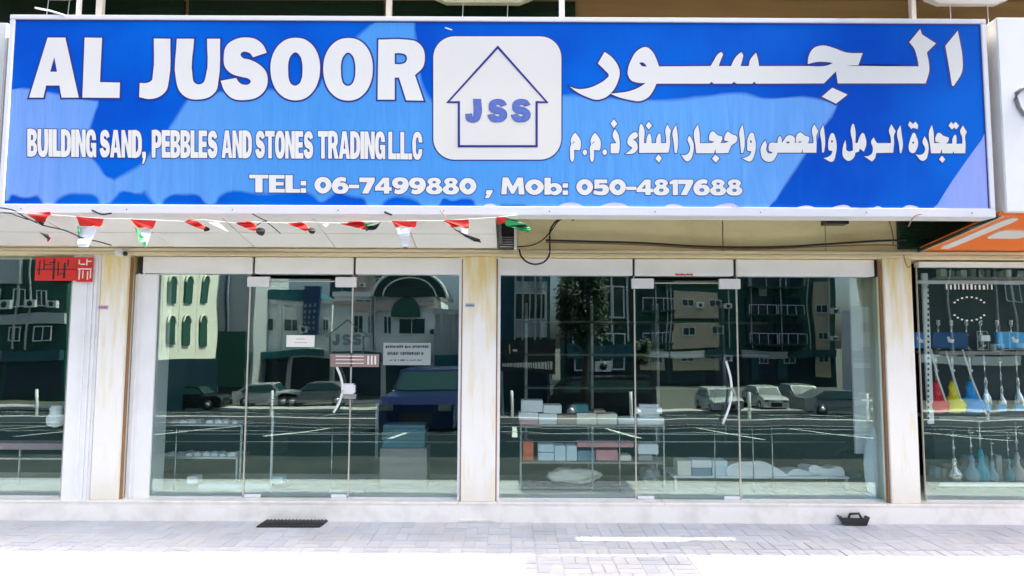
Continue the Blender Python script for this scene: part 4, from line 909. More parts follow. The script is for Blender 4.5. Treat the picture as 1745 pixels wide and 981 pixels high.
for q in ((888, 925, 682, 702, 'white', 'white carton on top of the stack at the left end of the top shelf'), (926, 957, 690, 704, 'white', 'flat white carton second from the left end of the top shelf'),
          (884, 917, 702.5, 716, 'white', 'white carton under the topmost one at the left end of the rack'), (885, 917, 716.5, 723, 'pink', 'thin pinkish carton at the bottom left of the top shelf'),
          (918, 949, 705, 718, 'white', 'white carton on the top shelf beside the pinkish one'), (918, 949, 718.5, 723, 'white', 'thin white carton lying under another on the top shelf'),
          (950, 982, 707, 723, 'tan', 'tan brown carton in the middle of the top shelf'), (983, 1017, 704, 713, 'cream', 'upper cream carton right of the tan one'), (983, 1017, 713.5, 723, 'cream', 'lower cream carton right of the tan one'),
          (1018, 1052, 705, 723, 'cream', 'cream carton with tan strips near the middle of the top shelf'), (1012, 1032, 699, 703.5, 'tan', 'small tan slab lying on the cream cartons'),
          (979, 1003, 689, 703, 'teal', 'small teal box standing on the cream cartons'), (1054, 1084, 712, 723, 'white', 'flat white carton beside the door edge'), (1086, 1132, 712, 724, 'white', 'white carton at the right end of the top shelf'),
          (891, 909, 753, 785, 'orange', 'upright orange box on the middle shelf'), (917, 944, 757, 770, 'blue', 'pale blue box right of the orange one, upper of two'), (917, 944, 771, 785, 'blue', 'pale blue box right of the orange one, lower of two'),
          (945, 964, 759, 785, 'blue', 'upright pale blue box third on the middle shelf'), (965.5, 983, 759, 785, 'blue', 'upright pale blue box left of the slate one'),
          (984, 1014, 768, 785, 'slate', 'slate blue box in the middle of the middle shelf'), (1015.5, 1053, 767, 785, 'pink', 'pink box on the middle shelf'), (984, 1080, 754, 762, 'pink', 'long flat pink slab laid over the middle shelf boxes'),
          (1055, 1076, 776, 785, 'cream', 'small cream block beside the pink box'), (1088, 1122, 757, 774, 'white', 'white carton near the right end of the middle shelf'), (1088, 1112, 775, 785, 'grey', 'grey stone sample under the white carton')):
    sbox(*q)
# rounded white bag at the right end, and a crumpled sack below
m_ = MB(); a_, b2 = at(1086, 712, Yr), at(1130, 690, Yr)
m_.bbox(a_.x, b2.x, Yr + .02, Yr + .18, a_.z + .002, b2.z, .035); tag(m_.build('white_bag', BX['white']), 'rounded white bag on the right end of the display rack', 'bag')
def sack(u0, u1, v0, v1, Y, m, label):
    a, b = at(u0, v1, Y), at(u1, v0, Y); bm = bmesh.new(); bmesh.ops.create_icosphere(bm, subdivisions=4, radius=1)
    for v in bm.verts:
        n = noise.noise(v.co * 1.7 + Vector((u0, 0, 0))) * .35 + noise.noise(v.co * 5) * .14; c = v.co * (1 + n)
        v.co = Vector(((a.x + b.x) / 2 + c.x * (b.x - a.x) / 2, Y + .12 + c.y * .11, max(a.z, (a.z + b.z) / 2 + c.z * (b.z - a.z) / 2)))
    m_ = MB(); m_.add([v.co[:] for v in bm.verts], [[v.index for v in f.verts] for f in bm.faces], True); bm.free()
    return tag(m_.build('sack', m), label, 'sack')
sack(938, 1022, 801, 828, Yr, BX['cream'], 'crumpled beige sack on the bottom shelf of the rack')
sack(1095, 1128, 795, 826, Yr + .02, BX['grey'], 'grey sack on the bottom shelf near the door')
# low table with papers, boxes, chair
Yt = YG + .40
lt = thing('low_table', 'low white coffee table with papers and boxes behind the right bay door', 'table', at(1290, 840, Yt))
zt_ = at(1290, 811, Yt).z; ta, tbx = at(1146, 811, Yt).x, at(1446, 811, Yt).x
MB().bbox(ta, tbx, Yt - .03, Yt + .5, zt_ - .02, zt_, .006).build('table_top', BX['white'], lt)
for x in (ta + .03, tbx - .03):
    for yy in (Yt, Yt + .44): MB().bbox(x - .016, x + .016, yy - .016, yy + .016, LEDGE, zt_ - .021, .003).build('leg', 'steel', lt)
for q in ((1155, 1178, 785, 810, 'cream', 'small cream carton at the left end of the low table'), (1179, 1213, 784, 797, 'white', 'white carton stacked on the slate box on the low table'), (1179, 1212, 797.5, 810.5, 'slate', 'slate box under a white carton on the low table'), (1214, 1240, 785, 811, 'blue', 'pale blue carton on the low table beside the door edge')):
    sbox(*q, Y=Yt, dep=.2, group='cartons on the low table')
def sheetpile(pts, label, Y):
    P = [at(u, v, Y) for u, v in pts]; m_ = MB()
    l = smooth([(p.x, p.z, True) for p in P], 4)
    m_.prism(l, lambda p: (p[0], Y + .01 * math.sin(p[0] * 30), max(p[1], zt_ + .001)), lambda p: (p[0], Y + .26 + .02 * math.sin(p[0] * 17), max(zt_ + .001, zt_ + (p[1] - zt_) * .7)))
    return tag(m_.build('paper_pile', BX['white']), label, 'papers')
sheetpile([(1240, 811), (1238, 798), (1252, 789), (1275, 786), (1300, 786), (1318, 794), (1335, 804), (1345, 811)], 'heap of white plastic sheets in the middle of the low table', Yt)
sheetpile([(1340, 811), (1345, 803), (1380, 803), (1400, 807), (1402, 811)], 'thin white papers right of the plastic heap', Yt + .02)
sheetpile([(1404, 811), (1378, 797), (1380, 794), (1410, 799), (1436, 797), (1440, 811)], 'folded white paper at the right end of the low table', Yt + .01)
ch = thing('visitor_chair', 'black tube framed chair beside the low table', 'chair', at(1440, 842, Yt))
m_ = MB(); Yc = Yt + .12
for pts in ([(1436, 843), (1438, 800), (1440, 768)], [(1474, 840), (1470, 800), (1462, 770)]): MB().tube([at(u, v, Yc) for u, v in pts], .010, 8).build('leg', 'black', ch)
MB().tube([at(u, v, Yc) for u, v in ((1424, 773), (1432, 766), (1446, 764), (1458, 767), (1464, 773))], .013, 8).build('armrest', 'black', ch)
MB().prism([(at(1446, 814, Yc).x, 0), (at(1480, 814, Yc).x, 0), (at(1474, 812, Yc).x, .05), (at(1450, 812, Yc).x, .05)], lambda p: (p[0], Yc, at(1460, 815, Yc).z + p[1]), lambda p: (p[0], Yc + .4, at(1460, 815, Yc).z + p[1])).build('seat', BX['teal'], ch)
wc = thing('plastic_chair', 'pale blue moulded plastic chair back standing against the right end of the glass', 'chair', at(1490, 842, YG + .2))
def colx(u, v, y): return at(u, v, y)
Yq = YG + .16; m_ = MB(); nC = 9; rows = [(722, 1490, 1503), (740, 1480, 1504), (765, 1474, 1505), (790, 1473, 1506), (815, 1475, 1507), (835, 1479, 1508), (842, 1484, 1508)]
vs = []
for v, ul, ur in rows:
    for k in range(nC):
        f = k / (nC - 1); p = at(ul + (ur - ul) * f, v, Yq); vs.append((p.x, Yq - .05 * math.sin(f * PI) + .006 * math.cos(f * 25), p.z))
fs = [(r * nC + k, r * nC + k + 1, (r + 1) * nC + k + 1, (r + 1) * nC + k) for r in range(len(rows) - 1) for k in range(nC - 1)]
n_ = len(vs); vs += [(x, y + .012, z) for x, y, z in vs]; fs += [tuple(n_ + i for i in reversed(f)) for f in fs[:]]
m_.add(vs, fs, True).build('chair_back', BX['blue'], wc)
MB().bbox(at(1476, 840, Yq).x, at(1507, 840, Yq).x, Yq - .04, Yq + .1, LEDGE, LEDGE + .02, .004).build('chair_foot', BX['blue'], wc)
# ------------------------------------------------------------ behind the glass: left bay
Yl = YG + .45
for (u0, u1, v, lab) in ((268, 412, 722, 'upper'), (266, 404, 778, 'lower')):
    t = thing('sample_shelf', '%s shelf of loose stone samples behind the left bay fixed pane' % lab, 'shelf', at(u0, v, Yl))
    z = at(u0, v, Yl).z; x0, x1 = at(u0, v, Yl).x, at(u1, v, Yl).x
    MB().bbox(x0, x1, Yl, Yl + .35, z - .02, z, .003).build('board', 'steel', t)
    for x in (x0 + .02, x1 - .02): MB().box(x - .01, x + .01, Yl + .05, Yl + .07, LEDGE, z - .021).build('leg', 'steel', t)
    for k in range(9):
        x = x0 + .03 + k * (x1 - x0 - .1) / 8.5; s_ = rnd.uniform(.03, .055)
        c_ = rnd.choice(['white', 'white', 'blue', 'grey', 'cream'])
        o = MB().prism([(0, 0), (s_ * 1.7, 0), (s_ * 1.8, s_ * .5), (s_ * 1.1, s_ * .9), (s_ * .2, s_ * .7)], lambda p: (x + p[0], Yl + .03, z + .001 + p[1]), lambda p: (x + p[0] + .02, Yl + .2, z + .001 + p[1] * .8)).build('stone_sample', BX[c_])
        tag(o, '%s stone sample from the left on the %s shelf in the left bay' % (ORD[k], lab), 'stone', 'stone samples on the %s shelf' % lab)
ms = thing('slab_stand', 'low stand holding pale stone slabs behind the left bay door', 'stand', at(690, 830, Yl))
zz = LEDGE + .001
for k, (u0, u1, va, dep, y0) in enumerate(((600, 782, 829, .34, .05), (612, 784, 812, .34, .42), (560, 620, 836, .3, .1))):
    MB().bbox(at(u0, va, YG + y0).x, at(u1, va, YG + y0).x, YG + y0, YG + y0 + dep, zz, zz + .03 + k * .012, .004).build('slab', BX['slab'], ms)
for q in ((318, 336, 812, 824, 'white', 'small white carton on the floor behind the left bay fixed pane', .35), (462, 482, 812, 824, 'blue', 'small pale box on the floor behind the left bay door', .35)):
    sbox(*q[:6], Y=YG + q[6], dep=.12, group='cartons on the left bay floor')
tag(MB().bbox(at(336, 818, YG + .34).x, at(460, 818, YG + .34).x, YG + .36, YG + .46, LEDGE + .001, LEDGE + .05, .01).build('rolled_sheet', BX['white']), 'long white roll lying between two small boxes on the left bay floor', 'roll')
tp = thing('paper_stack', 'teal stack of flat packs behind the pane left of the centre pillar', 'stack', at(690, 760, YG + .3))
for k in range(6):
    v1 = 763 - k * 6.6; MB().bbox(at(650 + rnd.uniform(0, 3), v1, YG + .3).x, at(726 - rnd.uniform(0, 3), v1, YG + .3).x, YG + .3, YG + .55, at(690, v1, YG + .3).z, at(690, v1 - 6.2, YG + .3).z, .004).build('flat_pack', cm('pack_teal%d' % k, (.05 + .02 * (k % 3), .20, .24)), tp)
MB().bbox(at(648, 765, YG + .3).x, at(728, 765, YG + .3).x, YG + .28, YG + .58, LEDGE, at(690, 763.4, YG + .3).z, .004).build('pallet_box', 'wood', tp)

# ------------------------------------------------------------ neighbour shops
fixed(1570, 1790, 'large pane of the right neighbour shop with water pipes on display', top=Z(452, YG))
fixed(-60, 113, 'large pane of the left neighbour shop under the red banner', top=Z(437, YG) )
hd = thing('neighbour_header', 'white header strip over the right neighbour window', 'header', at(1650, 448, YG - .05))
MB().bbox(X(1566, 448, YG - .04), 8.6, YG - .04, YG + .05, Z(452, YG), Z(443, YG), .004).build('strip', 'alu', hd)
MB().bbox(X(1566, 478, YG + .03), 8.6, YG + .03, YG + .06, Z(480, YG + .03), Z(474, YG + .03), .004).build('inner_rail', 'alu', hd)
Yn = YG + .24
dp = thing('display_cabinet', 'dark display cabinet of the water pipe shop', 'cabinet', at(1660, 830, Yn))
for v, m in ((708, 'wood'), (819, 'steel'), (598, 'wood')):
    MB().bbox(at(1590, v, Yn).x, 8.0, Yn - .1, Yn + .3, at(1650, v, Yn).z - .035, at(1650, v, Yn).z, .004).build('shelf', m, dp)
MB().box(at(1585, 600, Yn + .32).x, 8.4, Yn + .32, Yn + .36, LEDGE, 2.5).build('cabinet_back', cm('cabinet_dark', (.006, .02, .02)), dp)
m_ = tag(pb(1577, 1587, 465, 722, YG + .16, .03).build('perforated_upright', 'alu'), 'white perforated shelf upright at the left of the water pipe window', 'upright')
h_ = MB()
for k in range(26): pbox(h_, 1580.5, 1583.5, 478 + k * 9.3, 482 + k * 9.3, YG + .158, .0015)
h_.build('slots', 'dark_seal', m_, 'stuff')
pst = cm('poster_blue', (.02, .22, .62)); psk = cm('poster_sky', (.05, .38, .75)); psd = cm('poster_navy', (.01, .07, .22))
for k, (u0, u1, m, lab) in enumerate(((1561, 1576, pst, 'narrow blue packet beside the pillar'), (1589, 1650, psd, 'navy packet with white pipe picture'), (1699, 1760, psk, 'bright blue packet with white pipe picture'))):
    t = thing('display_packet', lab + ' on the top shelf of the water pipe shop', 'packet', at(u0, 594, Yn), 'packets on the water pipe shop shelf'); pb(u0, u1, 566, 593, Yn - .05, .04).build('packet', m, t)
    m_ = MB(); um = (u0 + u1) / 2
    m_.flat([[(at(um + a, 578 + b, Yn - .053).x, at(um + a, 578 + b, Yn - .053).z) for a, b in ((-6, -4), (-2, -5), (1, 0), (7, 0), (5, 6), (-3, 5))]], lambda p: (p[0], Yn - .053, p[1])); m_.build('picture', 'white_print', t)
pk = tag(pb(1672, 1688, 571, 581, Yn - .05, .04).build('display_packet', BX['white']), 'small white packet between the navy and bright blue ones', 'packet', 'packets on the water pipe shop shelf')
def vase(u, vb, vt, rpx, m, label, hose=None, name='water_pipe', stem=True, Y=None):
    Y = Y or Yn - .02; b = at(u, vb, Y); top = at(u, vt, Y); H = top.z - b.z; r = 1.55 * rpx / FOC * Y
    t = thing(name, label, 'water pipe', b, 'water pipes in the right neighbour window')
    MB().lathe([(r * .55, 0), (r * .9, H * .08), (r, H * .25), (r * .85, H * .40), (r * .38, H * .55), (r * .30, H * .72), (r * .42, H * .80), (r * .30, H * .9), (r * .22, H)], b, 20).build('vase', m, t)
    if stem:
        MB().lathe([(r * .14, 0), (r * .14, H * .3), (r * .28, H * .36), (r * .12, H * .42), (r * .12, H * .8), (r * .5, H * .86), (r * .5, H * .88), (r * .15, H * .9), (r * .25, H * 1.05)], (b.x, Y, top.z), 12).build('stem', 'chrome', t)
    if hose:
        MB().tube([at(a, c, Y - .08) for a, c in hose], .009, 8).build('hose', 'whitep', t)
    return t
VR, VY, VB = cm('vase_red', (.85, .012, .04), .15), cm('vase_yellow', (1, .85, .01), .15), cm('vase_blue', (.02, .36, .95), .15)
vase(1598, 703, 650, 12, VR, 'red glass water pipe on the upper shelf by the pillar', [(1587, 595), (1597, 640), (1614, 690)])
vase(1626, 703, 650, 12, VY, 'yellow glass water pipe on the upper shelf', [(1612, 598), (1626, 645), (1644, 703)])
vase(1656, 703, 650, 13, VB, 'blue glass water pipe on the upper shelf', [(1640, 595), (1656, 645), (1681, 706)])
sv = M['chrome']
vase(1681, 700, 640, 6, sv, 'small silver water pipe right of the blue one'); vase(1708, 700, 655, 5, sv, 'slim silver water pipe on a pale blue base'); vase(1736, 700, 640, 6, sv, 'silver water pipe at the right edge of the photo')
for u in (1683, 1709, 1738): tag(pb(u - 7, u + 7, 690, 700, Yn - .09, .05).build('base_tin', psk), 'pale blue tin under the silver pipe %s' % {1683: 'beside the blue vase', 1709: 'in the middle of the shelf', 1738: 'at the right edge'}[u], 'tin')
vase(1627, 820, 778, 8, sv, 'silver pipe base at the left of the lower shelf'); vase(1657, 820, 775, 8, BX['slate'], 'slate blue pipe with tall stem on the lower shelf'); vase(1673, 820, 765, 8, cm('vase_teal', (.02, .3, .38), .2), 'teal pipe on the lower shelf')
vase(1692, 820, 785, 6, BX['slate'], 'slate grey pipe on the lower shelf'); vase(1720, 820, 780, 5, BX['teal'], 'slim dark teal pipe on the lower shelf'); vase(1735, 820, 770, 7, BX['grey'], 'grey pipe at the right of the lower shelf')
rg = thing('shop_emblem', 'ring of small white marks stuck on the right neighbour window', 'emblem', at(1655, 525, YG))
m_ = MB()
for k in range(22):
    a = 2 * PI * k / 22
    if k in (0, 1, 21, 10, 11, 12): continue
    u, v = 1652 + 30 * math.cos(a), 526 + 20 * math.sin(a); pbox(m_, u - 1.6, u + 1.6, v - 1.3, v + 1.3, YG - .002, .0015)
m_.build('marks', 'white_print', rg, 'stuff')
m_ = MB()
for k in range(12):
    u = 1612 + k * 7; pbox(m_, u, u + rnd.uniform(2, 4), 486 + rnd.uniform(-3, 0), 493, YG - .002, .0015)
m_.build('lettering', 'white_print', rg, 'stuff')
for k in range(9):
    u = 1600 + k * 17 + rnd.uniform(-4, 4); tag(pb(u, u + rnd.uniform(6, 12), 458 + rnd.uniform(0, 4), 471, Yn - .02, .08).build('top_shelf_item', rnd.choice([BX['white'], BX['grey'], sv])), '%s small item from the left on the highest shelf of the water pipe shop' % ORD[k], 'item', 'items on the highest shelf')
MB().bbox(at(1590, 472, Yn).x, 8.0, Yn - .06, Yn + .3, at(1650, 472, Yn).z - .02, at(1650, 472, Yn).z, .004).build('shelf', 'wood', dp)
ls_ = thing('left_shop_counter', 'dull pink counter rail behind the far left window', 'counter', at(50, 765, YG + .5))
pb(-60, 112, 755, 766, YG + .45, .2).build('counter_top', mat('dull_pink', (.42, .30, .32), .5), ls_); pb(30, 33, 766, 842, YG + .5, .02).build('leg', 'steel', ls_); pb(-60, 112, 780, 783, YG + .46, .02).build('rail', 'steel', ls_)
bg_ = thing('white_bag', 'crumpled white bag on the inside of the far left window', 'bag', at(95, 710, YG + .1))
MB().lathe([(.02, -.09), (.075, -.06), (.085, 0), (.05, .05), (.06, .09), (.04, .12)], at(95, 712, YG + .14), 14).build('bag', BX['white'], bg_)

# ------------------------------------------------------------ the street opposite (seen mirrored in the glass)
M['facwhite'] = mat('facade_white', (.80, .80, .78), .8, 0, .06, .5, dirt=(.5, .5, .48), dirtamt=.3, dscale=.6)
M['faccream'] = mat('facade_cream', (.84, .81, .68), .8, 0, .06, .5)
M['facgrey'] = mat('facade_grey', (.50, .51, .52), .8, 0, .06, .5)
M['factan'] = mat('facade_tan', (.50, .42, .30), .8, 0, .08, .5)
M['facgreen'] = mat('facade_green', (.015, .085, .062), .8, 0, .1, .5)
M['darkgl'] = mat('dark_green_glazing', (.006, .03, .022), .3, 0, .5, .8)
M['facteal'] = mat('facade_teal', (.010, .08, .105), .7, 0, .1, .5)
M['facpink'] = mat('facade_pinkish', (.50, .38, .34), .8, 0, .08, .5)
M['wpane'] = mat('window_pane', (.015, .05, .05), .1, 0, .3, .6, spec=.6)
M['wframe'] = mat('window_frame', (.70, .72, .70), .5)
M['shopdark'] = mat('shopfront_dark', (.01, .03, .045), .25, 0, .5, 1.2)
M['awning'] = mat('awning_teal', (.012, .12, .135), .7)
def rX(u, D): return refl(u, 560, D).x
def rZ(v, D): return refl(872, v, D).z
def building(name, label, D, u0, u1, vt, m, dep=9, wins=(), balc=(), blocks=(), shops=True, vshop=640):
    Yr_ = 2 * YG - D; zb_ = gz(Yr_) - .3
    t = thing(name, label, 'building', ((rX(u0, D) + rX(u1, D)) / 2, Yr_, zb_))
    MB().box(rX(u0, D), rX(u1, D), Yr_, Yr_ - dep, zb_, rZ(vt, D)).build('wall', m, t)
    pp_ = MB(); pp_.box(rX(u0, D) - .1, rX(u1, D) + .1, Yr_ + .15, Yr_ + .001, rZ(vt, D), rZ(vt, D) + .35); pp_.build('parapet', m, t)
    for a, b, c, d, mm in blocks:
        MB().box(rX(a, D), rX(b, D), Yr_ + .001, Yr_ + .28, rZ(d, D), rZ(c, D)).build('facade_panel', mm, t)
    def win(a, b, c, d, pr=.30):
        y = Yr_ + pr
        f = MB(); x0, x1, z0, z1 = rX(a, D), rX(b, D), rZ(d, D), rZ(c, D); k = .07
        f.box(x0, x0 + k, y, y + .06, z0, z1); f.box(x1 - k, x1, y, y + .06, z0, z1); f.box(x0 + k, x1 - k, y, y + .06, z0, z0 + k); f.box(x0 + k, x1 - k, y, y + .06, z1 - k, z1)
        f.box((x0 + x1) / 2 - .03, (x0 + x1) / 2 + .03, y, y + .055, z0 + k, z1 - k)
        o = f.build('window', 'wframe', t)
        pn = MB().box(x0 + k, x1 - k, y - .28 if pr > .1 else y, y + .02, z0 + k, z1 - k).build('pane', 'wpane'); pn.parent = o; pn.matrix_parent_inverse = Matrix.Translation(-Vector(t.location)) if False else o.matrix_parent_inverse.inverted() @ Matrix.Translation(-Vector(t.location))
        return o
    for q in wins: win(*q)
    ra = random.Random(int(D * 7 + u0))
    for q in wins:
        if ra.random() < .5 and q[2] < 620:
            xa0 = rX(q[1] + 3, D); za0 = rZ(q[3] + 2, D)
            o = MB().box(xa0, xa0 + .8, Yr_ + .29, Yr_ + .62, za0, za0 + .55).build('air_conditioner', 'facwhite', t)
            MB().tube([(xa0 + .4, Yr_ + .621, za0 + .28), (xa0 + .4, Yr_ + .64, za0 + .28)], .2, 12).build('fan_grille', 'blackp', t)
    for k in range(int(4 if shops else 2)):
        xx = rX(u0, D) + (rX(u1, D) - rX(u0, D)) * ra.uniform(.05, .95)
        MB().box(xx, xx + .1, Yr_ + .282, Yr_ + .38, gz(Yr_) + 3.6, rZ(vt, D)).build('down_pipe', 'facgrey', t)
    for a, b, c, d in balc:
        x0, x1, z0, z1 = rX(a, D), rX(b, D), rZ(d, D), rZ(c, D); y = Yr_
        o = MB().box(x0, x1, y + .001, y + .31, z0, z1).build('balcony', 'shopdark', t)
        for nm, mb_ in (('balcony_slab', MB().box(x0 - .1, x1 + .1, y + .32, y + 1.3, z0 - .15, z0)), ('rail', None)):
            if mb_ is None:
                mb_ = MB(); mb_.box(x0, x1, y + 1.2, y + 1.26, z0 + 1.0, z0 + 1.07)
                for k in range(4): xx = x0 + (x1 - x0 - .06) * k / 3; mb_.box(xx, xx + .06, y + 1.2, y + 1.25, z0, z0 + 1.0)
            q = mb_.build(nm, m if nm == 'balcony_slab' else 'wframe'); q.parent = o; q.matrix_parent_inverse = o.matrix_parent_inverse.inverted() @ Matrix.Translation(-Vector(t.location))
    if shops:
        n = max(1, round((rX(u1, D) - rX(u0, D)) / 4)); x0 = rX(u0, D); wdt = (rX(u1, D) - x0) / n; zs = gz(Yr_) + 2.7
        for k in range(n):
            MB().box(x0 + k * wdt + .2, x0 + (k + 1) * wdt - .2, Yr_ + .002, Yr_ + .1, gz(Yr_) + .1, zs).build('shopfront', 'shopdark', t)
            MB().box(x0 + k * wdt + .1, x0 + (k + 1) * wdt - .1, Yr_ + .001, Yr_ + .5, zs + .05, zs + .75).build('fascia', rnd.choice(['awning', 'facwhite', 'facteal', 'facgrey']), t)
    return t
building('apartment_block', 'tan and dark green apartment block mirrored in the right bay door', 70, 1084, 1256, 380, 'facgreen', 12,
         [(1160, 1182, 508, 520), (1208, 1228, 507, 520), (1162, 1183, 558, 572), (1210, 1230, 556, 570), (1161, 1182, 600, 614), (1208, 1226, 600, 612), (1105, 1129, 600, 618), (1160, 1182, 455, 470), (1208, 1226, 455, 470)],
         [(1092, 1143, 500, 527), (1092, 1143, 548, 582), (1092, 1143, 450, 478)],
         [(1147, 1223, 496, 541, 'factan'), (1147, 1223, 550, 592, 'factan'), (1147, 1223, 596, 630, 'factan'), (1088, 1132, 592, 630, 'factan'), (1147, 1223, 440, 482, 'factan')])
building('apartment_block', 'dark green apartment block with balconies mirrored in the pane by the right pillar', 70, 1258, 1424, 400, 'facgreen', 12,
         [(1288, 1304, 605, 617), (1334, 1354, 605, 617), (1392, 1410, 515, 528), (1392, 1410, 562, 576), (1392, 1410, 606, 618)],
         [(1270, 1318, 502, 534), (1320, 1366, 502, 534), (1270, 1318, 550, 584), (1320, 1366, 550, 584), (1270, 1366, 455, 485)],
         [(1388, 1413, 478, 640, 'factan'), (1275, 1287, 584, 645, 'facteal'), (1323, 1340, 584, 645, 'facteal'), (1295, 1308, 430, 500, 'facgrey')])
building('white_building', 'pale building with long white balconies mirrored at the right end of the glass', 60, 1448, 1640, 524, 'facwhite', 1.5,
         [(1462, 1480, 545, 565), (1500, 1520, 545, 565), (1462, 1480, 590, 610), (1500, 1530, 590, 610), (1560, 1590, 550, 570), (1560, 1590, 595, 612)], [], [(1446, 1640, 572, 580, 'facwhite'), (1446, 1640, 618, 626, 'facwhite')])
building('teal_building', 'teal clad building mirrored beside the centre pillar', 40, 850, 938, 430, 'facteal', 6, [(880, 930, 500, 545)], [], [(880, 932, 480, 574, 'facgrey')])
sg = thing('opposite_sign', 'black roadside sign board with white lettering mirrored beside the centre pillar', 'sign', refl(895, 640, 30))
MB().box(rX(848, 30), rX(947, 30), 2 * YG - 30, 2 * YG - 30.3, rZ(636, 30), rZ(578, 30)).build('board', 'blackp', sg)
m_ = MB(); u = 856
while u < 943:
    wd = rnd.uniform(1.5, 4); m_.box(rX(u, 30), rX(u + wd, 30), 2 * YG - 29.98, 2 * YG - 29.999, rZ(628, 30), rZ(622 - (u - 856) * .09, 30)); u += wd + 1.5
m_.box(rX(870, 30), rX(872, 30), 2 * YG - 29.98, 2 * YG - 29.999, rZ(602, 30), rZ(586, 30)); m_.box(rX(876, 30), rX(884, 30), 2 * YG - 29.98, 2 * YG - 29.999, rZ(598, 30), rZ(594, 30)); m_.build('board_writing', 'white_print', sg, 'stuff')
for x in (rX(855, 30), rX(940, 30)): MB().box(x - .06, x + .06, 2 * YG - 30.25, 2 * YG - 30.1, gz(-16) - .2, rZ(636, 30) - .001).build('post', 'steel', sg)
# left: white house with teal roof, arch front, cream arcade
hA = building('white_house', 'white house with teal hipped roof mirrored in the left bay door', 55, 430, 566, 520, 'facwhite', 9,
         [(438, 465, 544, 567, .02), (480, 508, 544, 567, .02), (572 - 20, 562, 544, 565, .02)], [], [])
Dh = 55; yh = 2 * YG - Dh
MB().prism([(rX(428, Dh), rZ(520, Dh) + .35), (rX(550, Dh), rZ(520, Dh) + .35), (rX(520, Dh), rZ(495, Dh)), (rX(458, Dh), rZ(497, Dh))], lambda p: (p[0], yh + .3, p[1]), lambda p: (p[0], yh - 5, p[1])).build('roof', 'awning', hA)
MB().box(rX(519, Dh), rX(547, Dh), yh + .2, yh + .6, rZ(572, Dh), rZ(490, Dh)).build('vertical_sign', cm('navy_sign', (.01, .04, .12)), hA)
m_ = MB()
for i in range(5):
    for k in range(3): m_.box(rX(521 + k * 8.5, Dh), rX(524.5 + k * 8.5, Dh), yh + .62, yh + .60, rZ(523 + i * 10, Dh), rZ(518 + i * 10, Dh))
m_.build('sign_dots', 'stkpale', hA, 'stuff')
MB().box(rX(430, Dh), rX(556, Dh), yh + .3, yh + 1.6, rZ(612, Dh), rZ(600, Dh)).build('awning', 'awning', hA)
hB = building('arch_front_building', 'pale building with a big dark arch mirrored left of the centre pillar', 50, 568, 738, 508, 'facwhite', 9,
         [(603, 622, 537, 568, .02), (630, 643, 537, 568, .02), (655, 668, 537, 568, .02), (678, 726, 540, 568, .02), (606, 640, 512, 528, .02)], [], [(568, 738, 516, 522, 'facpink'), (600, 670, 522, 530, 'facpink')])
Db = 50; yb_ = 2 * YG - Db
arc = [(rX(692, Db) + 1.05 * math.cos(PI * k / 16), rZ(538, Db) + 1.3 * math.sin(PI * k / 16)) for k in range(17)]
MB().prism(arc, lambda p: (p[0], yb_ + .001, p[1]), lambda p: (p[0], yb_ + .34, p[1])).build('arch_window', 'facgreen', hB)
ar2 = [(rX(700, Db) + 2.6 * math.cos(PI * k / 20), rZ(508, Db) + 1.9 * math.sin(PI * k / 20)) for k in range(21)]
MB().prism(ar2, lambda p: (p[0], yb_ + .4, p[1]), lambda p: (p[0], yb_ - 4, p[1])).build('barrel_roof', M['darkgl'], hB)
MB().tube([(x, yb_ + .45, z) for x, z in ar2], .12, 6).build('roof_rim', 'wframe', hB)
ar3 = [(x * 1.0 + (rX(700, Db) - x) * .3, z - (z - rZ(508, Db)) * .3) for x, z in ar2]
MB().tube([(x, yb_ + .45, z) for x, z in ar3], .06, 6).build('roof_rim', 'wframe', hB)
building('tall_office_block', 'tall grey block rising behind the houses mirrored in the left bay', 85, 560, 660, 430, 'facteal', 10,
         [(575 + 22 * i, 590 + 22 * i, 455 + 22 * j, 468 + 22 * j, .02) for i in range(4) for j in range(3)], [], [(600, 640, 430, 500, 'facpink')], shops=False)
building('glazed_block', 'nearly black glazed block mirrored behind the street tree', 34, 962, 1080, 380, M['darkgl'], 3, [(975, 1008, 490, 540), (1020, 1062, 490, 540), (975, 1008, 565, 630), (1020, 1062, 565, 630)])
building('slanted_gable_house', 'pale gabled wall mirrored just left of the centre pillar', 44, 738, 800, 535, 'facgrey', 7, [(752, 770, 480, 510, .02)] if False else [], [], [])
# cream arcade: its long face looks along the street towards the sun
Da, Db2 = 40, 48.4; xa2 = (265 - 872.5) / FOC * Da
arc_b = thing('cream_arcade', 'cream building with tall arched windows mirrored beside the left pillar', 'building', (xa2, 2 * YG - Da, 0))
zA = rZ(440, Da)
MB().box(xa2 - 4.5, xa2, 2 * YG - Da, 2 * YG - Db2, -3, zA).build('wall', 'faccream', arc_b)
def archwin(D0, D1, z0, z1):
    y0, y1 = 2 * YG - D0, 2 * YG - D1; r = abs(y1 - y0) / 2; yc = (y0 + y1) / 2
    pl_ = [(y0, z0), (y1, z0)] + [(yc - r * math.cos(PI * k / 10), z1 - r + r * math.sin(PI * k / 10)) for k in range(11)]
    o = MB().prism(pl_, lambda p: (xa2 + .002, p[0], p[1]), lambda p: (xa2 + .12, p[0], p[1])).build('arched_window', 'facgreen', arc_b)
    MB().tube([(xa2 + .14, y, z) for y, z in pl_[2:]], .06, 6).build('arch_rim', 'faccream', o).matrix_parent_inverse = o.matrix_parent_inverse.inverted() @ Matrix.Translation(-Vector(arc_b.location))
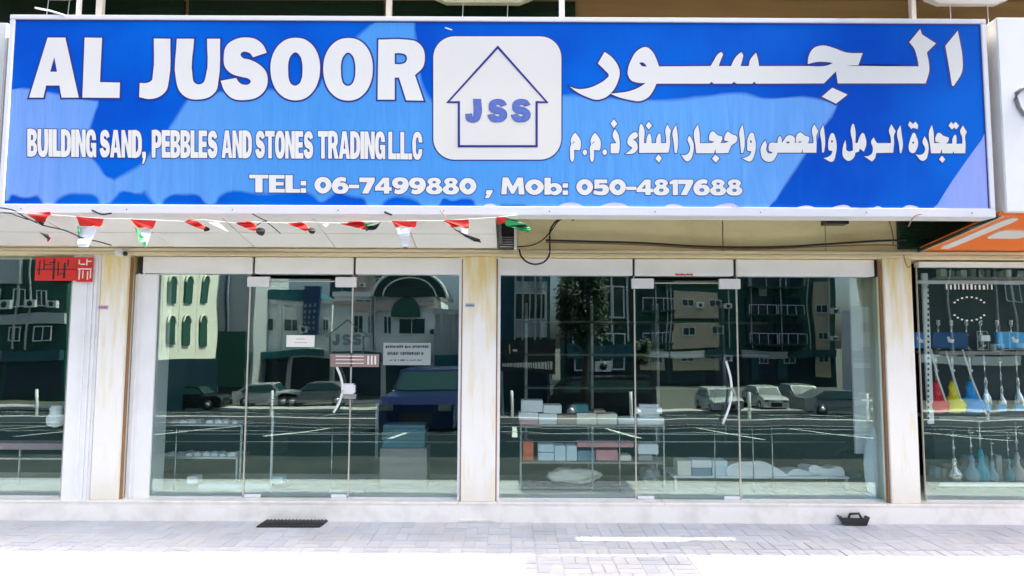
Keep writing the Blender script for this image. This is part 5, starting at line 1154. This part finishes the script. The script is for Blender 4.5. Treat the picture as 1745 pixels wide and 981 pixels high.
for Dm in (41.6, 43.7, 46.2):
    for v0, v1 in ((470, 520), (542, 590)): archwin(Dm - .5, Dm + .5, rZ(v1, Dm), rZ(v0, Dm))
    MB().box(xa2 + .001, xa2 + .05, 2 * YG - Dm + .9, 2 * YG - Dm + 1.0, rZ(600, Dm), rZ(450, Dm)).build('pilaster', 'faccream', arc_b)
MB().box(xa2 + .001, xa2 + .25, 2 * YG - Da - .1, 2 * YG - Db2 + .1, -2.9, rZ(615, Da)).build('shopfront', 'shopdark', arc_b)
gt = building('grey_gable_block', 'grey block with a blue drain pipe mirrored in the left bay', 52, 372, 432, 450, 'facgrey', 8, [], [], [])
Dg = 52; MB().tube([(rX(387, Dg), 2 * YG - Dg + .2, rZ(610, Dg)), (rX(387, Dg), 2 * YG - Dg + .2, rZ(455, Dg))], .13, 8).build('drain_pipe', cm('pipe_blue', (.02, .06, .14)), gt)
MB().box(rX(374, Dg), rX(424, Dg), 2 * YG - Dg + .01, 2 * YG - Dg + .6, rZ(660, Dg), rZ(568, Dg)).build('shutter', 'facgreen', gt)
building('left_street_block', 'dark green block with grey band mirrored in the far left window', 50, -190, 112, 400, 'facgreen', 9,
         [(-20, 0, 500, 530), (20, 40, 500, 530), (60, 80, 500, 530), (20, 40, 560, 585), (60, 90, 560, 585)], [], [(-60, 112, 540, 556, 'facgrey'), (-30, 30, 440, 490, 'facgrey')])
building('right_street_block', 'dark green block mirrored in the water pipe shop window', 55, 1560, 1990, 380, M['darkgl'], 9, [(1660, 1680, 560, 590), (1700, 1725, 560, 590), (1715, 1740, 480, 510)], [], [])

def tree(D, u, v, ru, rv, label, seed):
    c = refl(u, v, D); R_ = ru / FOC * D; H_ = rv / FOC * D; g = gz(c.y); r = random.Random(seed)
    t = thing('street_tree', label, 'tree', (c.x, c.y, g))
    tr = MB(); tr.tube([(c.x, c.y, g - .2), (c.x + .1, c.y, (g + c.z) / 2), (c.x, c.y, c.z)], .16, 8, .08)
    for k in range(5):
        a = r.uniform(0, 6.28); tr.tube([(c.x, c.y, c.z - H_ * .5), (c.x + math.cos(a) * R_ * .4, c.y + math.sin(a) * R_ * .4, c.z), (c.x + math.cos(a) * R_ * .7, c.y + math.sin(a) * R_ * .7, c.z + H_ * .4)], .06, 6, .02)
    tr.build('trunk', M.setdefault('bark', mat('dark_bark', (.05, .035, .025), .9, 0, .3, 8)), t)
    cl = [(Vector((r.uniform(-1, 1), r.uniform(-1, 1), r.uniform(-1, 1))).normalized() * r.uniform(.3, .85)) for _ in range(26)]
    vs = []; fs = []
    for k in range(int(2600 + 90 * max(ru, rv))):
        q = r.choice(cl) + Vector((r.gauss(0, .15), r.gauss(0, .15), r.gauss(0, .15)))
        p = Vector((c.x + q.x * R_, c.y + q.y * R_, c.z + q.z * H_)); s_ = r.uniform(.05, .11)
        a = Vector((r.uniform(-1, 1), r.uniform(-1, 1), r.uniform(-1, 1))).normalized(); b = a.cross(Vector((.3, .5, .8))).normalized()
        o = len(vs); vs += [p + a * s_, p + b * s_ * .5, p - a * s_, p - b * s_ * .5]; fs.append((o, o + 1, o + 2, o + 3))
    MB().add(vs, fs).build('crown', M.setdefault('leaf', mat('tree_leaves', (.022, .05, .018), .7, 0, .5, 1.2)), t)
tree(26, 992, 510, 46, 95, 'dense dark street tree mirrored right of the centre pillar', 3)
tree(38, 1085, 600, 30, 30, 'smaller tree mirrored behind the right bay door edge', 5)
tree(60, 700, 640, 60, 22, 'low bushy tree mirrored left of the centre pillar', 9)
tree(58, 480, 655, 55, 14, 'low green hedge tree mirrored in the left bay door', 12)

# parked cars
def car(u, D, heading, L_, H_, W_, colr, label, van=False):
    p = refl(u, 600, D); g = gz(p.y) - .1
    t = thing('parked_car', label, 'car', (0, 0, 0), 'cars parked across the street')
    if van: body = [(-.5, .16), (.5, .16), (.5, .50), (.44, .62), (.33, .97), (-.46, 1.0), (-.5, .9)]; win = [(-.44, .62), (.38, .62), (.30, .90), (-.44, .92)]
    else: body = [(-.5, .18), (.5, .18), (.5, .50), (.44, .60), (.24, .66), (.12, .98), (-.26, 1.0), (-.42, .70), (-.5, .66)]; win = [(-.36, .68), (.20, .68), (.10, .93), (-.25, .94)]
    f0 = lambda y, k=1: (lambda q: (q[0] * L_, y - (0 if q[1] < .66 else (.12 if y > 0 else -.12)) * k, q[1] * H_))
    parts = [('body', colr, MB().prism(body, f0(-W_ / 2), f0(W_ / 2)))]
    g1 = MB().prism(win, lambda q: (q[0] * L_, -W_ / 2 - .012 + (.11 if q[1] > .7 else 0), q[1] * H_), lambda q: (q[0] * L_, W_ / 2 + .012 - (.11 if q[1] > .7 else 0), q[1] * H_)); parts.append(('side_windows', M['wpane'], g1))
    wx = .455 if van else .175
    ws = MB().add([(.245 * L_ if not van else .445 * L_, -W_ / 2 + .14, .67 * H_), (.245 * L_ if not van else .445 * L_, W_ / 2 - .14, .67 * H_), ((.135 if not van else .345) * L_, W_ / 2 - .22, .95 * H_), ((.135 if not van else .345) * L_, -W_ / 2 + .22, .95 * H_)], [(0, 1, 2, 3)]); parts.append(('windscreen', M['wpane'], ws))
    for sx in (-.31, .31):
        for sy in (-1, 1):
            m_ = MB(); y = sy * (W_ / 2 - .08); m_.tube([(sx * L_, y - .1, .32), (sx * L_, y + .1, .32)], .32, 18); parts.append(('wheel', M['black'], m_))
            m_ = MB(); m_.tube([(sx * L_, y + sy * .1, .32), (sx * L_, y + sy * .108, .32)], .19, 14); parts.append(('rim', M['chrome'], m_))
    for sy in (-1, 1):
        m_ = MB(); y = sy * (W_ / 2 - .22); m_.bbox(L_ / 2 - .02, L_ / 2 + .015, y - .16, y + .16, .42 * H_, .50 * H_, .01); parts.append(('headlight', M['chrome'], m_))
    m_ = MB(); m_.bbox(L_ / 2 - .01, L_ / 2 + .02, -.4, .4, .22 * H_, .38 * H_, .01); parts.append(('grille', M['blackp'], m_))
    for nm, m, b_ in parts:
        o = b_.build(nm, m); o.parent = t
    t.location = (p.x, p.y, g); t.rotation_euler = (0, 0, heading)
PW_ = cm('car_white', (.42, .44, .44), .25); PB_ = cm('car_black', (.012, .015, .016), .2); PS_ = cm('car_silver', (.16, .18, .18), .25); PBL = cm('car_blue', (.006, .014, .07), .2)
car(1022, 31, PI, 4.7, 1.85, 1.9, PB_, 'black van mirrored in side view right of the centre pillar', True)
car(1222, 45, PI / 2, 4.4, 1.5, 1.8, PW_, 'white car mirrored behind the right bay door handle')
car(1300, 46, PI / 2, 4.4, 1.5, 1.8, PW_, 'white car mirrored right of the right bay door edge')
car(1362, 46, PI / 2, 4.4, 1.6, 1.8, PS_, 'silver car mirrored in the middle of the pane by the right pillar')
car(1428, 40, 0, 4.6, 1.45, 1.8, PS_, 'silver saloon mirrored in side view beside the right pillar')
car(462, 47, 0, 4.5, 1.5, 1.8, PW_, 'white saloon mirrored at the left of the left bay door')
car(545, 47, PI, 4.5, 1.5, 1.8, PS_, 'silver saloon mirrored behind the white notice')
car(742, 19, PI / 2 + .1, 4.5, 1.65, 1.9, PBL, 'dark blue car mirrored close up left of the centre pillar')
car(905, 42, 0, 4.4, 1.5, 1.8, PB_, 'dark car mirrored beside the centre pillar')
car(330, 44, 0, 4.4, 1.5, 1.8, PB_, 'black car mirrored beside the left pillar')
for k in range(9):
    x = -16 + k * 4.0; y = -9.8; b_ = MB(); b_.tube([(x, y, gz(y)), (x, y, gz(y) + .95)], .05, 10)
    o = b_.build('bollard', 'whitep'); tag(o, '%s white bollard from the left on the median strip opposite' % ORD[k], 'bollard', 'bollards on the median strip')

# loose goods deeper inside the shops
def goods(u0, u1, v, Y, n, name, label, group, hmin, hmax, cols, seed):
    r_ = random.Random(seed); u = u0; k = 0
    while u < u1 and k < 9:
        wd = r_.uniform(.5, 1.1) * (u1 - u0) / n; hh = r_.uniform(hmin, hmax)
        tag(pb(u, u + wd, v - hh, v, Y, .12).build(name, BX[r_.choice(cols)]), '%s %s' % (ORD[k], label), name.replace('_', ' '), group); u += wd + r_.uniform(.5, 6); k += 1
goods(1594, 1740, 818, Yn + .12, 10, 'small_carton', 'carton from the left behind the pipes on the lower shelf', 'cartons behind the water pipes', 18, 52, ['slate', 'teal', 'grey', 'slate'], 4)
for k, u in enumerate((1600, 1622, 1648, 1672, 1700, 1724)):
    b0 = at(u, 597, Yn + .02); t0 = at(u + 5, 540, Yn + .02)
    t = thing('slim_pipe', '%s slim metal pipe from the left on the water pipe shop top shelf' % ORD[k], 'pipe', b0, 'slim pipes on the top shelf')
    MB().lathe([(.012, 0), (.03, .02), (.008, .05), (.008, .14), (.02, .16), (.008, .18), (.008, .24), (.026, .27), (.02, .29), (.03, .31)], b0, 10).build('stem', 'chrome', t)
xs_ = (890, 1130)
M['tile'] = mat('floor_tile', (.03, .055, .05), .3, 0, .3, 3)
zb0 = LEDGE
t = thing('back_shelving', 'dim shelving along the back of the right bay room', 'shelving', (1.5, 10.5, LEDGE))
for k in range(4): MB().box(.2, 4.2, 10.4, 10.8, zb0 + .3 + k * .5, zb0 + .33 + k * .5).build('shelf', 'wood', t)
for k in range(5): MB().box(.2 + k, .24 + k, 10.4, 10.8, zb0, zb0 + 2.1).build('upright', 'steel', t)
t = thing('office_desk', 'dim desk in the middle of the left bay room', 'desk', (-2.4, 9.3, LEDGE))
MB().bbox(-3.2, -1.7, 9.0, 9.7, LEDGE + .70, LEDGE + .74, .006).build('desk_top', 'wood', t)
for x in (-3.15, -1.78): MB().box(x, x + .04, 9.05, 9.65, LEDGE, LEDGE + .699).build('leg', 'steel', t)

# thin steel display rails just inside the glass
for a, b, posts, lab in ((226, 780, (300, 463, 566, 700), 'thin two bar steel display rail inside the left bay'), (862, 1440, (1056, 1218, 1283, 1316), 'thin two bar steel display rail inside the right bay')):
    Yd = YG + .30; t = thing('display_rail', lab, 'rail', at((a + b) / 2, 780, Yd))
    for v in (739, 752): MB().tube([at(a, v, Yd), at(b, v + 1, Yd)], .0045, 6).build('bar', 'chrome', t)
    for u in posts:
        p = at(u, 735, Yd); MB().tube([(p.x, Yd + .012, p.z + .03), (p.x, Yd + .012, LEDGE)], .007, 6).build('post', 'chrome', t)
p = at(464, 740, YG + .2); tag(MB().tube([at(465, 700, YG + .2), at(463, 772, YG + .2), (p.x, YG + .2, LEDGE)], .012, 8).build('white_stick', 'whitep'), 'white stick standing upright behind the left bay door', 'stick')
